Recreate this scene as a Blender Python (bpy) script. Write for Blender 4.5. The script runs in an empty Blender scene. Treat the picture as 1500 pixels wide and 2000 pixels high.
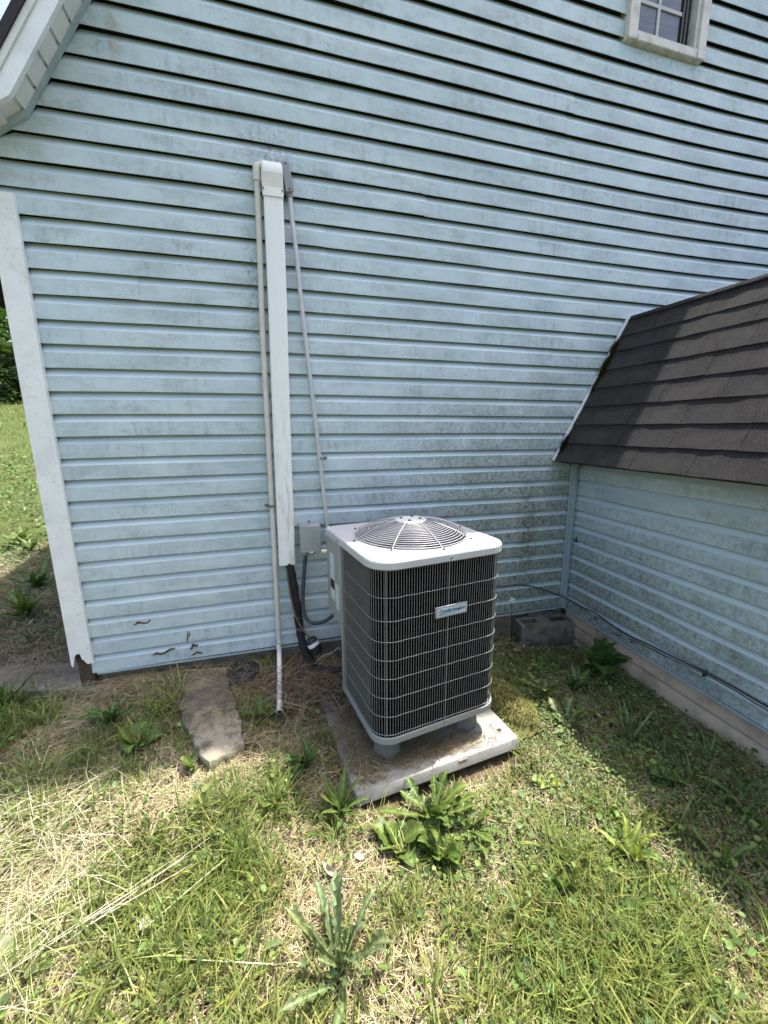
import bpy, bmesh, math, random
import numpy as np
from mathutils import Vector, Matrix

R = math.radians
rng = np.random.default_rng(7)
random.seed(7)
SC = bpy.context.scene
COL = SC.collection

# ------------------------------------------------------------------ camera
def cam_basis(yaw, pitch, roll):
    cy, sy, cp, sp = math.cos(yaw), math.sin(yaw), math.cos(pitch), math.sin(pitch)
    f = Vector((sy * cp, cy * cp, -sp)); r = Vector((cy, -sy, 0)); u = r.cross(f)
    cr, sr = math.cos(roll), math.sin(roll)
    return cr * r + sr * u, -sr * r + cr * u, f
cr_, cu_, cf_ = cam_basis(0.270662, 0.205832, -0.004599)
cd = bpy.data.cameras.new('camera'); cam = bpy.data.objects.new('camera', cd); COL.objects.link(cam)
cam.matrix_world = Matrix(((cr_.x, cu_.x, -cf_.x, 0.954037), (cr_.y, cu_.y, -cf_.y, -2.227189),
                           (cr_.z, cu_.z, -cf_.z, 1.249372), (0, 0, 0, 1)))
cd.sensor_fit = 'HORIZONTAL'; cd.sensor_width = 36.0; cd.lens = 36.0 * 781.567 / 1500
cd.clip_start = 0.02; cd.clip_end = 2000
SC.camera = cam

# ------------------------------------------------------------------ light
SUN = Vector((0.34, 0.09, 1.0)).normalized()
w = bpy.data.worlds.new('World'); SC.world = w; w.use_nodes = True
wn = w.node_tree.nodes; wl = w.node_tree.links
sky = wn.new('ShaderNodeTexSky'); sky.sky_type = 'NISHITA'; sky.sun_disc = False
sky.sun_elevation = math.asin(SUN.z); sky.sun_rotation = math.atan2(SUN.x, SUN.y)
sky.air_density = 1.0; sky.dust_density = 5.0; sky.ozone_density = 1.0
bg = wn['Background']; bg.inputs[1].default_value = 0.15
wl.new(sky.outputs[0], bg.inputs[0])
sd = bpy.data.lights.new('sun', 'SUN'); sun = bpy.data.objects.new('sun', sd); COL.objects.link(sun)
sd.energy = 3.6; sd.angle = R(0.6); sd.color = (1.0, 0.95, 0.87)
sun.rotation_euler = SUN.to_track_quat('Z', 'Y').to_euler()
vs = SC.view_settings; vs.view_transform = 'Standard'; vs.look = 'None'; vs.gamma = 1.0
vs.exposure = 1.47; vs.use_curve_mapping = False

# ------------------------------------------------------------------ node helper
class NT:
    def __init__(s, name):
        s.m = bpy.data.materials.new(name); s.m.use_nodes = True
        s.t = s.m.node_tree; s.n = s.t.nodes; s.b = s.n['Principled BSDF']; s.out = s.n['Material Output']
    def new(s, typ, **kw):
        nd = s.n.new(typ)
        for k, v in kw.items(): setattr(nd, k, v)
        return nd
    def put(s, sock, v):
        if isinstance(v, bpy.types.NodeSocket): s.t.links.new(v, sock)
        elif isinstance(v, tuple) and len(v) == 3 and sock.type == 'RGBA': sock.default_value = (*v, 1)
        else: sock.default_value = v
    def geo(s, o='Position'): return s.new('ShaderNodeNewGeometry').outputs[o]
    def objc(s): return s.new('ShaderNodeTexCoord').outputs['Object']
    def rand(s): return s.new('ShaderNodeObjectInfo').outputs['Random']
    def mapv(s, v, scale=(1, 1, 1), loc=(0, 0, 0)):
        nd = s.new('ShaderNodeMapping'); s.put(nd.inputs[0], v)
        nd.inputs['Scale'].default_value = scale; nd.inputs['Location'].default_value = loc
        return nd.outputs[0]
    def noise(s, v, scale=5.0, detail=4.0, rough=0.55, dist=0.0, col=False):
        nd = s.new('ShaderNodeTexNoise'); s.put(nd.inputs['Vector'], v)
        nd.inputs['Scale'].default_value = scale; nd.inputs['Detail'].default_value = detail
        nd.inputs['Roughness'].default_value = rough; nd.inputs['Distortion'].default_value = dist
        return nd.outputs[1 if col else 0]
    def ramp(s, v, a, b, lo=0.0, hi=1.0):
        nd = s.new('ShaderNodeMapRange'); nd.interpolation_type = 'SMOOTHSTEP'
        s.put(nd.inputs[0], v); nd.inputs[1].default_value = a; nd.inputs[2].default_value = b
        nd.inputs[3].default_value = lo; nd.inputs[4].default_value = hi
        return nd.outputs[0]
    def math(s, op, a, b=0.0, c=0.0):
        nd = s.new('ShaderNodeMath', operation=op)
        s.put(nd.inputs[0], a); s.put(nd.inputs[1], b); s.put(nd.inputs[2], c)
        return nd.outputs[0]
    def mul(s, a, b): return s.math('MULTIPLY', a, b)
    def sep(s, v):
        nd = s.new('ShaderNodeSeparateXYZ'); s.put(nd.inputs[0], v); return nd.outputs
    def mix(s, f, a, b, mode='MIX'):
        nd = s.new('ShaderNodeMix', data_type='RGBA', blend_type=mode)
        s.put(nd.inputs[0], f); s.put(nd.inputs[6], a); s.put(nd.inputs[7], b)
        return nd.outputs[2]
    def bump(s, h, strength=0.3, dist=0.01):
        nd = s.new('ShaderNodeBump'); s.put(nd.inputs['Height'], h)
        nd.inputs['Strength'].default_value = strength; nd.inputs['Distance'].default_value = dist
        s.t.links.new(nd.outputs[0], s.b.inputs['Normal'])
    def fin(s, col, rough=0.6, metal=0.0, spec=0.5):
        s.put(s.b.inputs['Base Color'], col); s.put(s.b.inputs['Roughness'], rough)
        s.put(s.b.inputs['Metallic'], metal); s.put(s.b.inputs['Specular IOR Level'], spec)
        return s.m

def simple(name, col, rough=0.5, metal=0.0, dirt=0.25, scale=14.0, dcol=None, bump=0.0, spec=0.5, fine=0.0):
    t = NT(name); p = t.objc()
    n1 = t.noise(p, scale, 5, 0.6); n2 = t.noise(p, scale * 9, 3, 0.6)
    dc = dcol or tuple(c * 0.45 for c in col)
    f = t.mul(t.ramp(n1, 0.42, 0.72), dirt)
    c = t.mix(f, col, dc)
    c = t.mix(t.mul(t.ramp(n2, 0.55, 0.75), max(fine, dirt * 0.6)), c, dc)
    if bump: t.bump(n2, bump, 0.004)
    return t.fin(c, rough, metal, spec)

# ------------------------------------------------------------------ materials
def m_siding(name, wing=False):
    t = NT(name); P = t.geo(); N = t.sep(t.geo('Normal')); X = t.sep(P)
    flat = t.ramp(N[2], 0.12, 0.34, 1.0, 0.18)                      # grime sits on the flat of the lap
    base = t.mix(t.ramp(t.noise(P, 1.7, 3), 0.35, 0.65), (0.515, 0.612, 0.642), (0.575, 0.672, 0.702))
    blotch = t.ramp(t.noise(t.mapv(P, (3.2, 3.2, 8.0)), 1.0, 8, 0.72), 0.42, 0.66)
    streak = t.ramp(t.noise(t.mapv(P, (34, 34, 3.0)), 1.0, 5, 0.6), 0.42, 0.74)
    fine = t.ramp(t.noise(P, 190, 3, 0.7), 0.50, 0.68)
    midn = t.ramp(t.noise(t.mapv(P, (1, 1, .7)), 30, 9, 0.82), 0.46, 0.62)
    speck = t.mul(t.ramp(t.noise(P, 75, 4, 0.7), 0.56, 0.66), t.ramp(t.noise(P, 3.1, 5, 0.65), 0.50, 0.68))
    f = t.math('ADD', t.math('ADD', t.mul(blotch, 0.28), 0.12), t.mul(t.mul(streak, t.ramp(t.noise(P, 2.1, 4), 0.40, 0.66)), 0.30))
    f = t.math('ADD', f, t.mul(t.mul(fine, blotch), 0.36)); f = t.math('ADD', f, t.mul(t.mul(midn, t.ramp(t.noise(P, 4.2, 5, .65), 0.40, 0.62)), 0.28))
    c = t.mix(t.mul(f, flat), base, (0.212, 0.256, 0.250))
    c = t.mix(t.mul(t.mul(speck, flat), 0.60), c, (0.11, 0.125, 0.12))
    if wing:
        az = t.ramp(X[2], 1.0, 0.05, 0.18, 0.85); ax = t.ramp(X[1], -1.6, -0.1, 0.55, 1.0)
    else:
        az = t.ramp(X[2], 1.95, 0.55, 0.0, 1.0); ax = t.ramp(X[0], 1.05, 2.35, 0.08, 1.0)
    al = t.mul(az, ax)
    nz = t.math('ADD', t.noise(P, 7.5, 7, 0.7), t.mul(al, 0.22))
    alg = t.mul(t.ramp(nz, 0.40, 0.68), al)
    c = t.mix(t.mul(t.mul(t.mul(alg, t.ramp(midn, 0.0, 1.0, 0.62, 1.0)), flat), 0.92), c, (0.145, 0.165, 0.105))
    nz2 = t.ramp(t.noise(P, 48, 7, 0.82), 0.48, 0.60)
    c = t.mix(t.mul(t.mul(nz2, al), t.mul(flat, 0.80)), c, (0.06, 0.065, 0.04))
    if not wing:
        def spot(cx, cz, r, sx=1.0):
            vx = t.mul(t.math('SUBTRACT', X[0], cx), sx); vz = t.math('SUBTRACT', X[2], cz)
            d = t.math('SQRT', t.math('ADD', t.mul(vx, vx), t.mul(vz, vz)))
            return t.ramp(d, r, 0.0)
        mold = t.ramp(t.noise(P, 42, 8, 0.8), 0.44, 0.66)
        ms = spot(1.02, 2.50, 0.26); ms2 = spot(0.92, 1.9, 0.55, 7.0); ms3 = spot(3.25, 3.26, 0.30, 0.9)
        mm = t.math('MAXIMUM', t.math('MAXIMUM', ms, t.mul(ms2, 0.9)), t.mul(ms3, 0.6))
        c = t.mix(t.mul(t.mul(mold, mm), 0.75), c, (0.10, 0.105, 0.11))
        st = t.mul(t.mul(spot(2.56, 0.56, 0.62, 5.0), t.ramp(t.noise(P, 26, 5, 0.7), 0.36, 0.62)), 0.85)
        c = t.mix(st, c, (0.10, 0.095, 0.045))
        ru = t.mul(t.mul(spot(0.43, 2.83, 0.13, 3.2), t.ramp(t.noise(P, 30, 4), 0.38, 0.6)), 0.75)
        c = t.mix(ru, c, (0.34, 0.24, 0.13))
    t.bump(t.noise(P, 300, 2), 0.05, 0.002)
    return t.fin(c, 0.55, 0, 0.35)

M = {}
M['siding'] = m_siding('main_siding_vinyl'); M['siding_wing'] = m_siding('wing_siding_vinyl', True)
M['trim_blue'] = simple('blue_trim', (0.34, 0.42, 0.45), 0.5, 0, 0.3, 6)
M['white_trim'] = simple('white_weathered_trim', (0.80, 0.80, 0.79), 0.5, 0, 0.30, 7, (0.42, 0.42, 0.40), fine=0.45)
M['fascia'] = simple('white_fascia', (0.80, 0.81, 0.82), 0.5, 0, 0.35, 9, (0.45, 0.46, 0.47), fine=0.3)
M['soffit'] = simple('white_soffit', (0.72, 0.72, 0.69), 0.5, 0, 0.25, 8, (0.42, 0.42, 0.38))
M['skirt'] = simple('beige_skirting', (0.56, 0.44, 0.34), 0.6, 0, 0.7, 6, (0.20, 0.17, 0.12), fine=0.3)
M['backing'] = simple('wall_sheathing', (0.03, 0.032, 0.03), 0.9)
M['concrete_dark'] = simple('old_foundation', (0.24, 0.20, 0.15), 0.9, 0, 0.6, 9, (0.07, 0.06, 0.04), 0.4)
M['casing'] = simple('weathered_casing', (0.68, 0.645, 0.60), 0.7, 0, 0.5, 18, (0.28, 0.26, 0.22), 0.2, fine=0.5)
M['muntin'] = simple('muntin', (0.50, 0.49, 0.47), 0.6)
M['sash_dark'] = simple('dark_sash', (0.05, 0.045, 0.045), 0.5)
M['wood_rot'] = simple('rotten_wood', (0.10, 0.065, 0.04), 0.9, 0, 0.7, 40, (0.03, 0.02, 0.015), 0.6)
def m_pane():
    t = NT('window_glass'); P = t.geo()
    n = t.noise(t.mapv(P, (3, 3, 22)), 2.0, 4, 0.6, 1.5)
    c = t.mix(t.ramp(n, 0.35, 0.65), (0.085, 0.095, 0.13), (0.13, 0.14, 0.18))
    return t.fin(c, 0.18, 0, 0.5)
M['pane'] = m_pane()
M['pane_dark'] = NT('dark_glass').fin((0.012, 0.011, 0.012), 0.15)

def m_shingle():
    t = NT('asphalt_shingle'); P = t.geo(); r = t.rand()
    g = t.noise(P, 420, 2, 0.7); n = t.noise(P, 6, 5, 0.65)
    X = t.sep(P)
    c = t.mix(r, (0.027, 0.026, 0.026), (0.037, 0.035, 0.034))
    c = t.mix(t.ramp(n, 0.42, 0.62), c, (0.018, 0.017, 0.018))
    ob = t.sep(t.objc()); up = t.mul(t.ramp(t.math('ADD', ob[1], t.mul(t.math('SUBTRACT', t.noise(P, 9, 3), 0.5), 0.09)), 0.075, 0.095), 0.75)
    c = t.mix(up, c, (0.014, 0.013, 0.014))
    c = t.mix(t.mul(t.ramp(g, 0.52, 0.66), 0.55), c, (0.15, 0.143, 0.138))
    mo = t.mul(t.ramp(X[1], -0.32, -0.03), t.ramp(t.noise(P, 14, 5, 0.7), 0.46, 0.66))
    c = t.mix(t.mul(mo, 0.7), c, (0.035, 0.04, 0.016))
    t.bump(g, 0.9, 0.006)
    return t.fin(c, 0.92, 0, 0.25)
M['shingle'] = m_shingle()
M['roof_dark'] = simple('roof_shingle_edge', (0.03, 0.028, 0.032), 0.9)

def m_ground():
    t = NT('lawn_soil'); P = t.geo()
    n1 = t.noise(P, 2.2, 6, 0.6); n2 = t.noise(P, 24, 6, 0.7); n3 = t.noise(P, 160, 3, 0.7)
    c = t.mix(t.ramp(n2, 0.35, 0.65), (0.085, 0.06, 0.038), (0.17, 0.13, 0.075))
    c = t.mix(t.mul(t.ramp(n1, 0.55, 0.68), 0.7), c, (0.20, 0.105, 0.055))
    c = t.mix(t.mul(t.ramp(n1, 0.50, 0.36), 0.6), c, (0.085, 0.105, 0.035))
    X = t.sep(P)
    far = t.ramp(X[1], 0.9, 3.0)
    left = t.ramp(X[1], -2.4, -4.0)
    far = t.math('MAXIMUM', far, left)
    gr = t.mix(t.noise(P, 3, 6, 0.7), (0.05, 0.07, 0.02), (0.11, 0.13, 0.04))
    c = t.mix(far, c, gr)
    t.bump(t.math('ADD', n3, n2), 0.8, 0.012)
    return t.fin(c, 0.95, 0, 0.2)
M['ground'] = m_ground()

def m_leaf(name, spread=0.06, rough=0.5, trans=0.35, spec=0.4, tint=True, col=(0.08, 0.13, 0.03)):
    t = NT(name)
    if tint:
        a = t.new('ShaderNodeAttribute', attribute_name='tint').outputs['Color']
    else:
        n = t.noise(t.objc(), 30, 4, 0.6)
        a = t.mix(n, tuple(c * 0.75 for c in col), tuple(min(1, c * 1.3) for c in col))
        a = t.mix(t.mul(t.rand(), 0.55), a, (col[0] * 1.6, col[1] * 1.15, col[2] * 0.9))
        a = t.mix(1.0, a, t.new('ShaderNodeAttribute', attribute_name='tint').outputs['Color'], 'MULTIPLY')
    t.fin(a, rough, 0, spec)
    tr = t.new('ShaderNodeBsdfTranslucent'); t.put(tr.inputs[0], t.mix(1.0, a, (1.0, 1.1, 0.6), 'MULTIPLY'))
    mx = t.new('ShaderNodeMixShader'); mx.inputs[0].default_value = trans
    t.t.links.new(t.b.outputs[0], mx.inputs[1]); t.t.links.new(tr.outputs[0], mx.inputs[2])
    t.t.links.new(mx.outputs[0], t.out.inputs[0])
    return t.m
M['grass'] = m_leaf('grass_blades', trans=0.35, rough=0.45)
M['straw'] = m_leaf('dry_straw_blades', trans=0.15, rough=0.7, spec=0.25)
M['clover'] = m_leaf('ground_cover_leaves', trans=0.3)
M['tree_leaf'] = m_leaf('tree_leaves', trans=0.42)
M['weed'] = m_leaf('weed_leaf', tint=False, col=(0.095, 0.155, 0.042), trans=0.3, rough=0.42)
M['weed_blue'] = m_leaf('grey_green_weed_leaf', tint=False, col=(0.125, 0.18, 0.085), trans=0.25, rough=0.5)
M['weed_dark'] = m_leaf('dark_weed_leaf', tint=False, col=(0.06, 0.12, 0.035), trans=0.25, rough=0.4)
M['weed_yellow'] = m_leaf('yellow_green_weed_leaf', tint=False, col=(0.20, 0.27, 0.06), trans=0.3, rough=0.45)
M['moss'] = m_leaf('moss', trans=0.1, rough=0.9, spec=0.1)
M['bark'] = simple('bark', (0.09, 0.07, 0.055), 0.9, 0, 0.6, 8)

M['ac_top'] = simple('painted_grey_steel_cover', (0.50, 0.50, 0.50), 0.40, 0, 0.3, 16, (0.36, 0.35, 0.32), fine=0.22)
M['ac_body'] = simple('painted_grey_steel', (0.30, 0.31, 0.30), 0.42, 0, 0.35, 8, (0.24, 0.24, 0.22))
M['ac_wire'] = simple('grey_coated_wire', (0.27, 0.26, 0.255), 0.40, 0, 0.2, 30)
M['ac_grille'] = simple('pale_coated_wire', (0.46, 0.45, 0.455), 0.40, 0, 0.2, 30)
def m_coil():
    t = NT('condenser_fins'); P = t.objc()
    n = t.noise(P, 40, 4, 0.7)
    c = t.mix(t.ramp(n, 0.5, 0.75), (0.003, 0.003, 0.003), (0.010, 0.010, 0.009))
    t.bump(t.noise(t.mapv(P, (1, 1, 160)), 3, 2), 0.6, 0.004)
    return t.fin(c, 0.95, 0, 0.0)
M['coil'] = m_coil()
M['black_plastic'] = simple('black_plastic', (0.015, 0.015, 0.016), 0.55, 0, 0.3, 20, (0.05, 0.05, 0.045))
M['foam'] = simple('black_foam_insulation', (0.012, 0.012, 0.012), 0.85, 0, 0.5, 60, (0.035, 0.033, 0.03), 0.5)
M['foot'] = simple('grey_rubber_foot', (0.17, 0.165, 0.15), 0.8, 0, 0.5, 20, (0.12, 0.12, 0.10))
M['fan'] = simple('fan_metal', (0.035, 0.035, 0.037), 0.5, 0.2)
M['motor'] = simple('motor_can', (0.16, 0.15, 0.155), 0.4, 0.3)
M['paper'] = simple('white_label', (0.72, 0.73, 0.72), 0.5, 0, 0.15, 20)
def m_print():
    t = NT('printed_label'); P = t.objc()
    n = t.noise(t.mapv(P, (200, 200, 900)), 1.0, 1, 0.5)
    m = t.ramp(t.noise(t.mapv(P, (60, 60, 210)), 1.0, 1, 0.5), 0.50, 0.58)
    c = t.mix(t.mul(t.ramp(n, 0.48, 0.55), t.mul(m, 0.8)), (0.62, 0.65, 0.64), (0.16, 0.18, 0.18))
    return t.fin(c, 0.4)
M['print'] = m_print()
M['ink'] = NT('black_ink').fin((0.02, 0.02, 0.02), 0.5)
M['badge'] = NT('badge_plate').fin((0.62, 0.64, 0.65), 0.35, 0.2)
M['badge_rim'] = NT('badge_rim').fin((0.52, 0.53, 0.54), 0.3, 0.4)
M['badge_line'] = NT('badge_line').fin((0.09, 0.11, 0.12), 0.5)
M['badge_blue'] = NT('badge_blue').fin((0.012, 0.14, 0.27), 0.4)
M['screw'] = simple('screw_steel', (0.45, 0.45, 0.45), 0.3, 0.8)
M['screw_dark'] = simple('dark_screw', (0.08, 0.08, 0.08), 0.5, 0.4)
def m_pad():
    t = NT('equipment_pad_concrete'); P = t.geo(); X = t.sep(P)
    n = t.noise(P, 9, 6, 0.65); f = t.noise(P, 130, 3, 0.7)
    c = t.mix(t.ramp(n, 0.3, 0.7), (0.28, 0.275, 0.255), (0.38, 0.375, 0.355))
    c = t.mix(t.mul(t.ramp(f, 0.5, 0.7), 0.4), c, (0.25, 0.24, 0.20))
    g = t.mul(t.ramp(X[0], 1.75, 1.3), t.ramp(t.noise(P, 5, 5, 0.7), 0.3, 0.62))
    c = t.mix(t.mul(g, 0.85), c, (0.155, 0.155, 0.115))
    t.bump(f, 0.25, 0.003)
    return t.fin(c, 0.75, 0, 0.35)
M['pad'] = m_pad()
def m_flag():
    t = NT('flagstone'); P = t.geo(); X = t.sep(P)
    n = t.noise(P, 18, 6, 0.7); f = t.noise(P, 110, 4, 0.75)
    c = t.mix(t.ramp(n, 0.35, 0.65), (0.125, 0.103, 0.078), (0.22, 0.19, 0.145))
    c = t.mix(t.mul(t.ramp(f, 0.46, 0.60), 0.75), c, (0.07, 0.06, 0.045))
    c = t.mix(t.mul(t.ramp(X[1], -.38, -.50), t.mul(t.ramp(n, .3, .6), .7)), c, (0.42, 0.38, 0.29))
    c = t.mix(t.mul(t.ramp(t.noise(P, 9, 5), 0.52, 0.66), 0.5), c, (0.30, 0.27, 0.15))
    t.bump(t.math('ADD', f, n), 0.7, 0.012)
    return t.fin(c, 0.9, 0, 0.3)
M['flag'] = m_flag()
M['kerb'] = simple('kerb_concrete', (0.30, 0.265, 0.22), 0.9, 0, 0.9, 16, (0.17, 0.155, 0.13), 0.5, fine=0.5)
M['block'] = simple('mossy_block', (0.165, 0.15, 0.122), 0.95, 0, 0.9, 14, (0.045, 0.05, 0.028), 0.7, fine=0.6)
M['sandstone'] = simple('sandstone', (0.40, 0.32, 0.20), 0.9, 0, 0.5, 25)
M['duct'] = simple('white_duct_plastic', (0.80, 0.79, 0.75), 0.45, 0, 0.12, 10, (0.55, 0.53, 0.48))
def m_ductbody():
    t = NT('white_duct_channel'); P = t.geo(); X = t.sep(P)
    n = t.noise(t.mapv(P, (40, 40, 7)), 1.0, 5, 0.65)
    low = t.ramp(X[2], 1.7, 0.5, 0.1, 1.0)
    edge = t.ramp(t.noise(t.mapv(P, (90, 90, 3)), 1.0, 3), 0.52, 0.68)
    c = t.mix(t.mul(t.ramp(n, 0.48, 0.66), t.mul(low, 0.55)), (0.80, 0.795, 0.77), (0.36, 0.335, 0.29))
    c = t.mix(t.mul(edge, t.mul(low, 0.22)), c, (0.4, 0.37, 0.32))
    return t.fin(c, 0.5)
M['duct_body'] = m_ductbody()
M['duct_tape'] = simple('cream_cap_band', (0.66, 0.64, 0.56), 0.5, 0, 0.2, 20)
M['pvc'] = simple('beige_pvc', (0.64, 0.59, 0.53), 0.45, 0, 0.35, 18, (0.40, 0.35, 0.29))
M['pvc_white'] = simple('white_pvc', (0.76, 0.74, 0.71), 0.4, 0, 0.35, 25, (0.40, 0.37, 0.33))
M['emt'] = simple('grey_conduit', (0.52, 0.52, 0.52), 0.38, 0.15, 0.2, 20)
M['grey_box'] = simple('grey_enclosure', (0.30, 0.32, 0.32), 0.5, 0, 0.25, 12)
M['grey_lb'] = simple('grey_conduit_body', (0.27, 0.28, 0.29), 0.5, 0, 0.25, 20)
M['whip'] = simple('grey_flex_conduit', (0.045, 0.047, 0.05), 0.5, 0, 0.3, 30)
M['copper'] = simple('aged_copper', (0.16, 0.11, 0.075), 0.5, 0.4)
M['wire'] = simple('grey_wire', (0.30, 0.29, 0.27), 0.6)
M['clip'] = simple('clip_metal', (0.16, 0.16, 0.14), 0.6, 0.3)
M['clip_dark'] = simple('clip_dark', (0.035, 0.032, 0.03), 0.7)
M['cable'] = simple('black_cable', (0.035, 0.032, 0.030), 0.6)
M['petal'] = NT('white_petal').fin((0.72, 0.72, 0.68), 0.6)
M['yellow'] = NT('yellow_disc').fin((0.45, 0.32, 0.04), 0.7)
M['dead_leaf'] = simple('dead_leaf', (0.42, 0.34, 0.26), 0.8, 0, 0.5, 40)
M['brown_leaf'] = simple('brown_leaf', (0.33, 0.21, 0.13), 0.8, 0, 0.5, 40)
M['scrap'] = simple('pale_scrap', (0.48, 0.43, 0.39), 0.7)

# ------------------------------------------------------------------ object helpers
def empty(name, loc=(0, 0, 0), rz=0.0, label=None, cat=None, group=None, kind=None):
    o = bpy.data.objects.new(name, None); COL.objects.link(o)
    o.location = loc; o.rotation_euler = (0, 0, rz)
    o.empty_display_size = 0.05
    return tag(o, label, cat, group, kind)
def tag(o, label=None, cat=None, group=None, kind=None):
    for k, v in (('label', label), ('category', cat), ('group', group), ('kind', kind)):
        if v: o[k] = v
    return o
def link(name, me, parent=None, loc=None):
    o = bpy.data.objects.new(name, me); COL.objects.link(o)
    if parent is not None: o.parent = parent
    if loc is not None: o.location = loc
    return o
def smooth_by_angle(me, ang=40):
    n = len(me.polygons)
    me.polygons.foreach_set('use_smooth', np.ones(n, bool))
    me.set_sharp_from_angle(angle=R(ang))
class MB:
    """collects shapes, builds one mesh object"""
    def __init__(s): s.bm = bmesh.new()
    def box(s, lo, hi, bev=0.0, M4=None, seg=1):
        b = bmesh.new(); bmesh.ops.create_cube(b, size=1.0)
        sz = [hi[i] - lo[i] for i in range(3)]; c = [(hi[i] + lo[i]) / 2 for i in range(3)]
        for v in b.verts: v.co = Vector([v.co[i] * sz[i] + c[i] for i in range(3)])
        if bev > 0: bmesh.ops.bevel(b, geom=b.edges[:], offset=bev, segments=seg, affect='EDGES', profile=0.5)
        if M4 is not None: bmesh.ops.transform(b, matrix=M4, verts=b.verts)
        s._add(b); return s
    def _add(s, b):
        me = bpy.data.meshes.new('t'); b.to_mesh(me); b.free(); s.bm.from_mesh(me); bpy.data.meshes.remove(me)
    def faces(s, vs, fs):
        v = [s.bm.verts.new(p) for p in vs]
        for f in fs:
            try: s.bm.faces.new([v[i] for i in f])
            except ValueError: pass
        return s
    def tube(s, path, r, n=8, caps=True, closed=False):
        path = [Vector(p) for p in path]; m = len(path)
        rs = r if isinstance(r, (list, tuple)) else [r] * m
        rings = []; up = None
        for i, p in enumerate(path):
            if closed: d = path[(i + 1) % m] - path[i - 1]
            else: d = path[min(i + 1, m - 1)] - path[max(i - 1, 0)]
            d.normalize()
            if up is None:
                up = Vector((0, 0, 1)) if abs(d.z) < 0.9 else Vector((1, 0, 0))
            a = (up - d * up.dot(d)); a.normalize(); b = d.cross(a); up = a
            rings.append([s.bm.verts.new(p + (a * math.cos(2 * math.pi * k / n) + b * math.sin(2 * math.pi * k / n)) * rs[i]) for k in range(n)])
        for i in range(m if closed else m - 1):
            A, B = rings[i], rings[(i + 1) % m]
            for k in range(n): s.bm.faces.new((A[k], A[(k + 1) % n], B[(k + 1) % n], B[k]))
        if caps and not closed:
            s.bm.faces.new(rings[0][::-1]); s.bm.faces.new(rings[-1])
        return s
    def lathe(s, prof, c=(0, 0, 0), n=24, cap0=True, cap1=True, M4=None):
        b = bmesh.new(); rings = []
        for r, z in prof:
            rings.append([b.verts.new((r * math.cos(2 * math.pi * k / n), r * math.sin(2 * math.pi * k / n), z)) for k in range(n)])
        for A, B in zip(rings, rings[1:]):
            for k in range(n): b.faces.new((A[k], A[(k + 1) % n], B[(k + 1) % n], B[k]))
        if cap0: b.faces.new(rings[0][::-1])
        if cap1: b.faces.new(rings[-1])
        T = Matrix.Translation(c) @ (M4 if M4 is not None else Matrix())
        bmesh.ops.transform(b, matrix=T, verts=b.verts); s._add(b); return s
    def prism(s, poly, z0, z1, bev=0.0):
        b = bmesh.new()
        lo = [b.verts.new((x, y, z0)) for x, y in poly]; hi = [b.verts.new((x, y, z1)) for x, y in poly]
        n = len(poly); b.faces.new(lo[::-1]); top = b.faces.new(hi)
        for k in range(n): b.faces.new((lo[k], lo[(k + 1) % n], hi[(k + 1) % n], hi[k]))
        if bev > 0: bmesh.ops.bevel(b, geom=list(top.edges), offset=bev, segments=2, affect='EDGES', profile=0.5)
        s._add(b); return s
    def build(s, name, mat, parent=None, smooth=True, loc=None, ang=40):
        bmesh.ops.recalc_face_normals(s.bm, faces=s.bm.faces[:])
        me = bpy.data.meshes.new(name); s.bm.to_mesh(me); s.bm.free()
        me.materials.append(mat)
        if smooth: smooth_by_angle(me, ang)
        return link(name, me, parent, loc)
def np_mesh(name, V, F, mat, parent=None, tint=None, smooth=False):
    """V (n,3), F (m,k) -> mesh object; tint (n,3) vertex colour"""
    V = np.asarray(V, np.float32); F = np.asarray(F, np.int32)
    me = bpy.data.meshes.new(name); m, k = F.shape
    me.vertices.add(len(V)); me.vertices.foreach_set('co', V.ravel())
    me.loops.add(m * k); me.loops.foreach_set('vertex_index', F.ravel())
    me.polygons.add(m); me.polygons.foreach_set('loop_start', np.arange(m, dtype=np.int32) * k)
    me.polygons.foreach_set('loop_total', np.full(m, k, np.int32))
    me.update(calc_edges=True); me.validate()
    if smooth: me.polygons.foreach_set('use_smooth', np.ones(m, bool))
    if tint is not None:
        a = me.color_attributes.new('tint', 'FLOAT_COLOR', 'POINT')
        a.data.foreach_set('color', np.concatenate([tint, np.ones((len(tint), 1))], 1).astype(np.float32).ravel())
    me.materials.append(mat)
    return link(name, me, parent)
def curve_pts(pts, n=8):
    """catmull-rom through pts"""
    P = [Vector(p) for p in pts]; P = [2 * P[0] - P[1]] + P + [2 * P[-1] - P[-2]]; out = []
    for i in range(1, len(P) - 2):
        for j in range(n):
            t = j / n; a, b, c, d = P[i - 1], P[i], P[i + 1], P[i + 2]
            out.append(0.5 * ((2 * b) + (c - a) * t + (2 * a - 5 * b + 4 * c - d) * t * t + (3 * b - a - 3 * c + d) * t ** 3))
    out.append(P[-2]); return out

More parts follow.
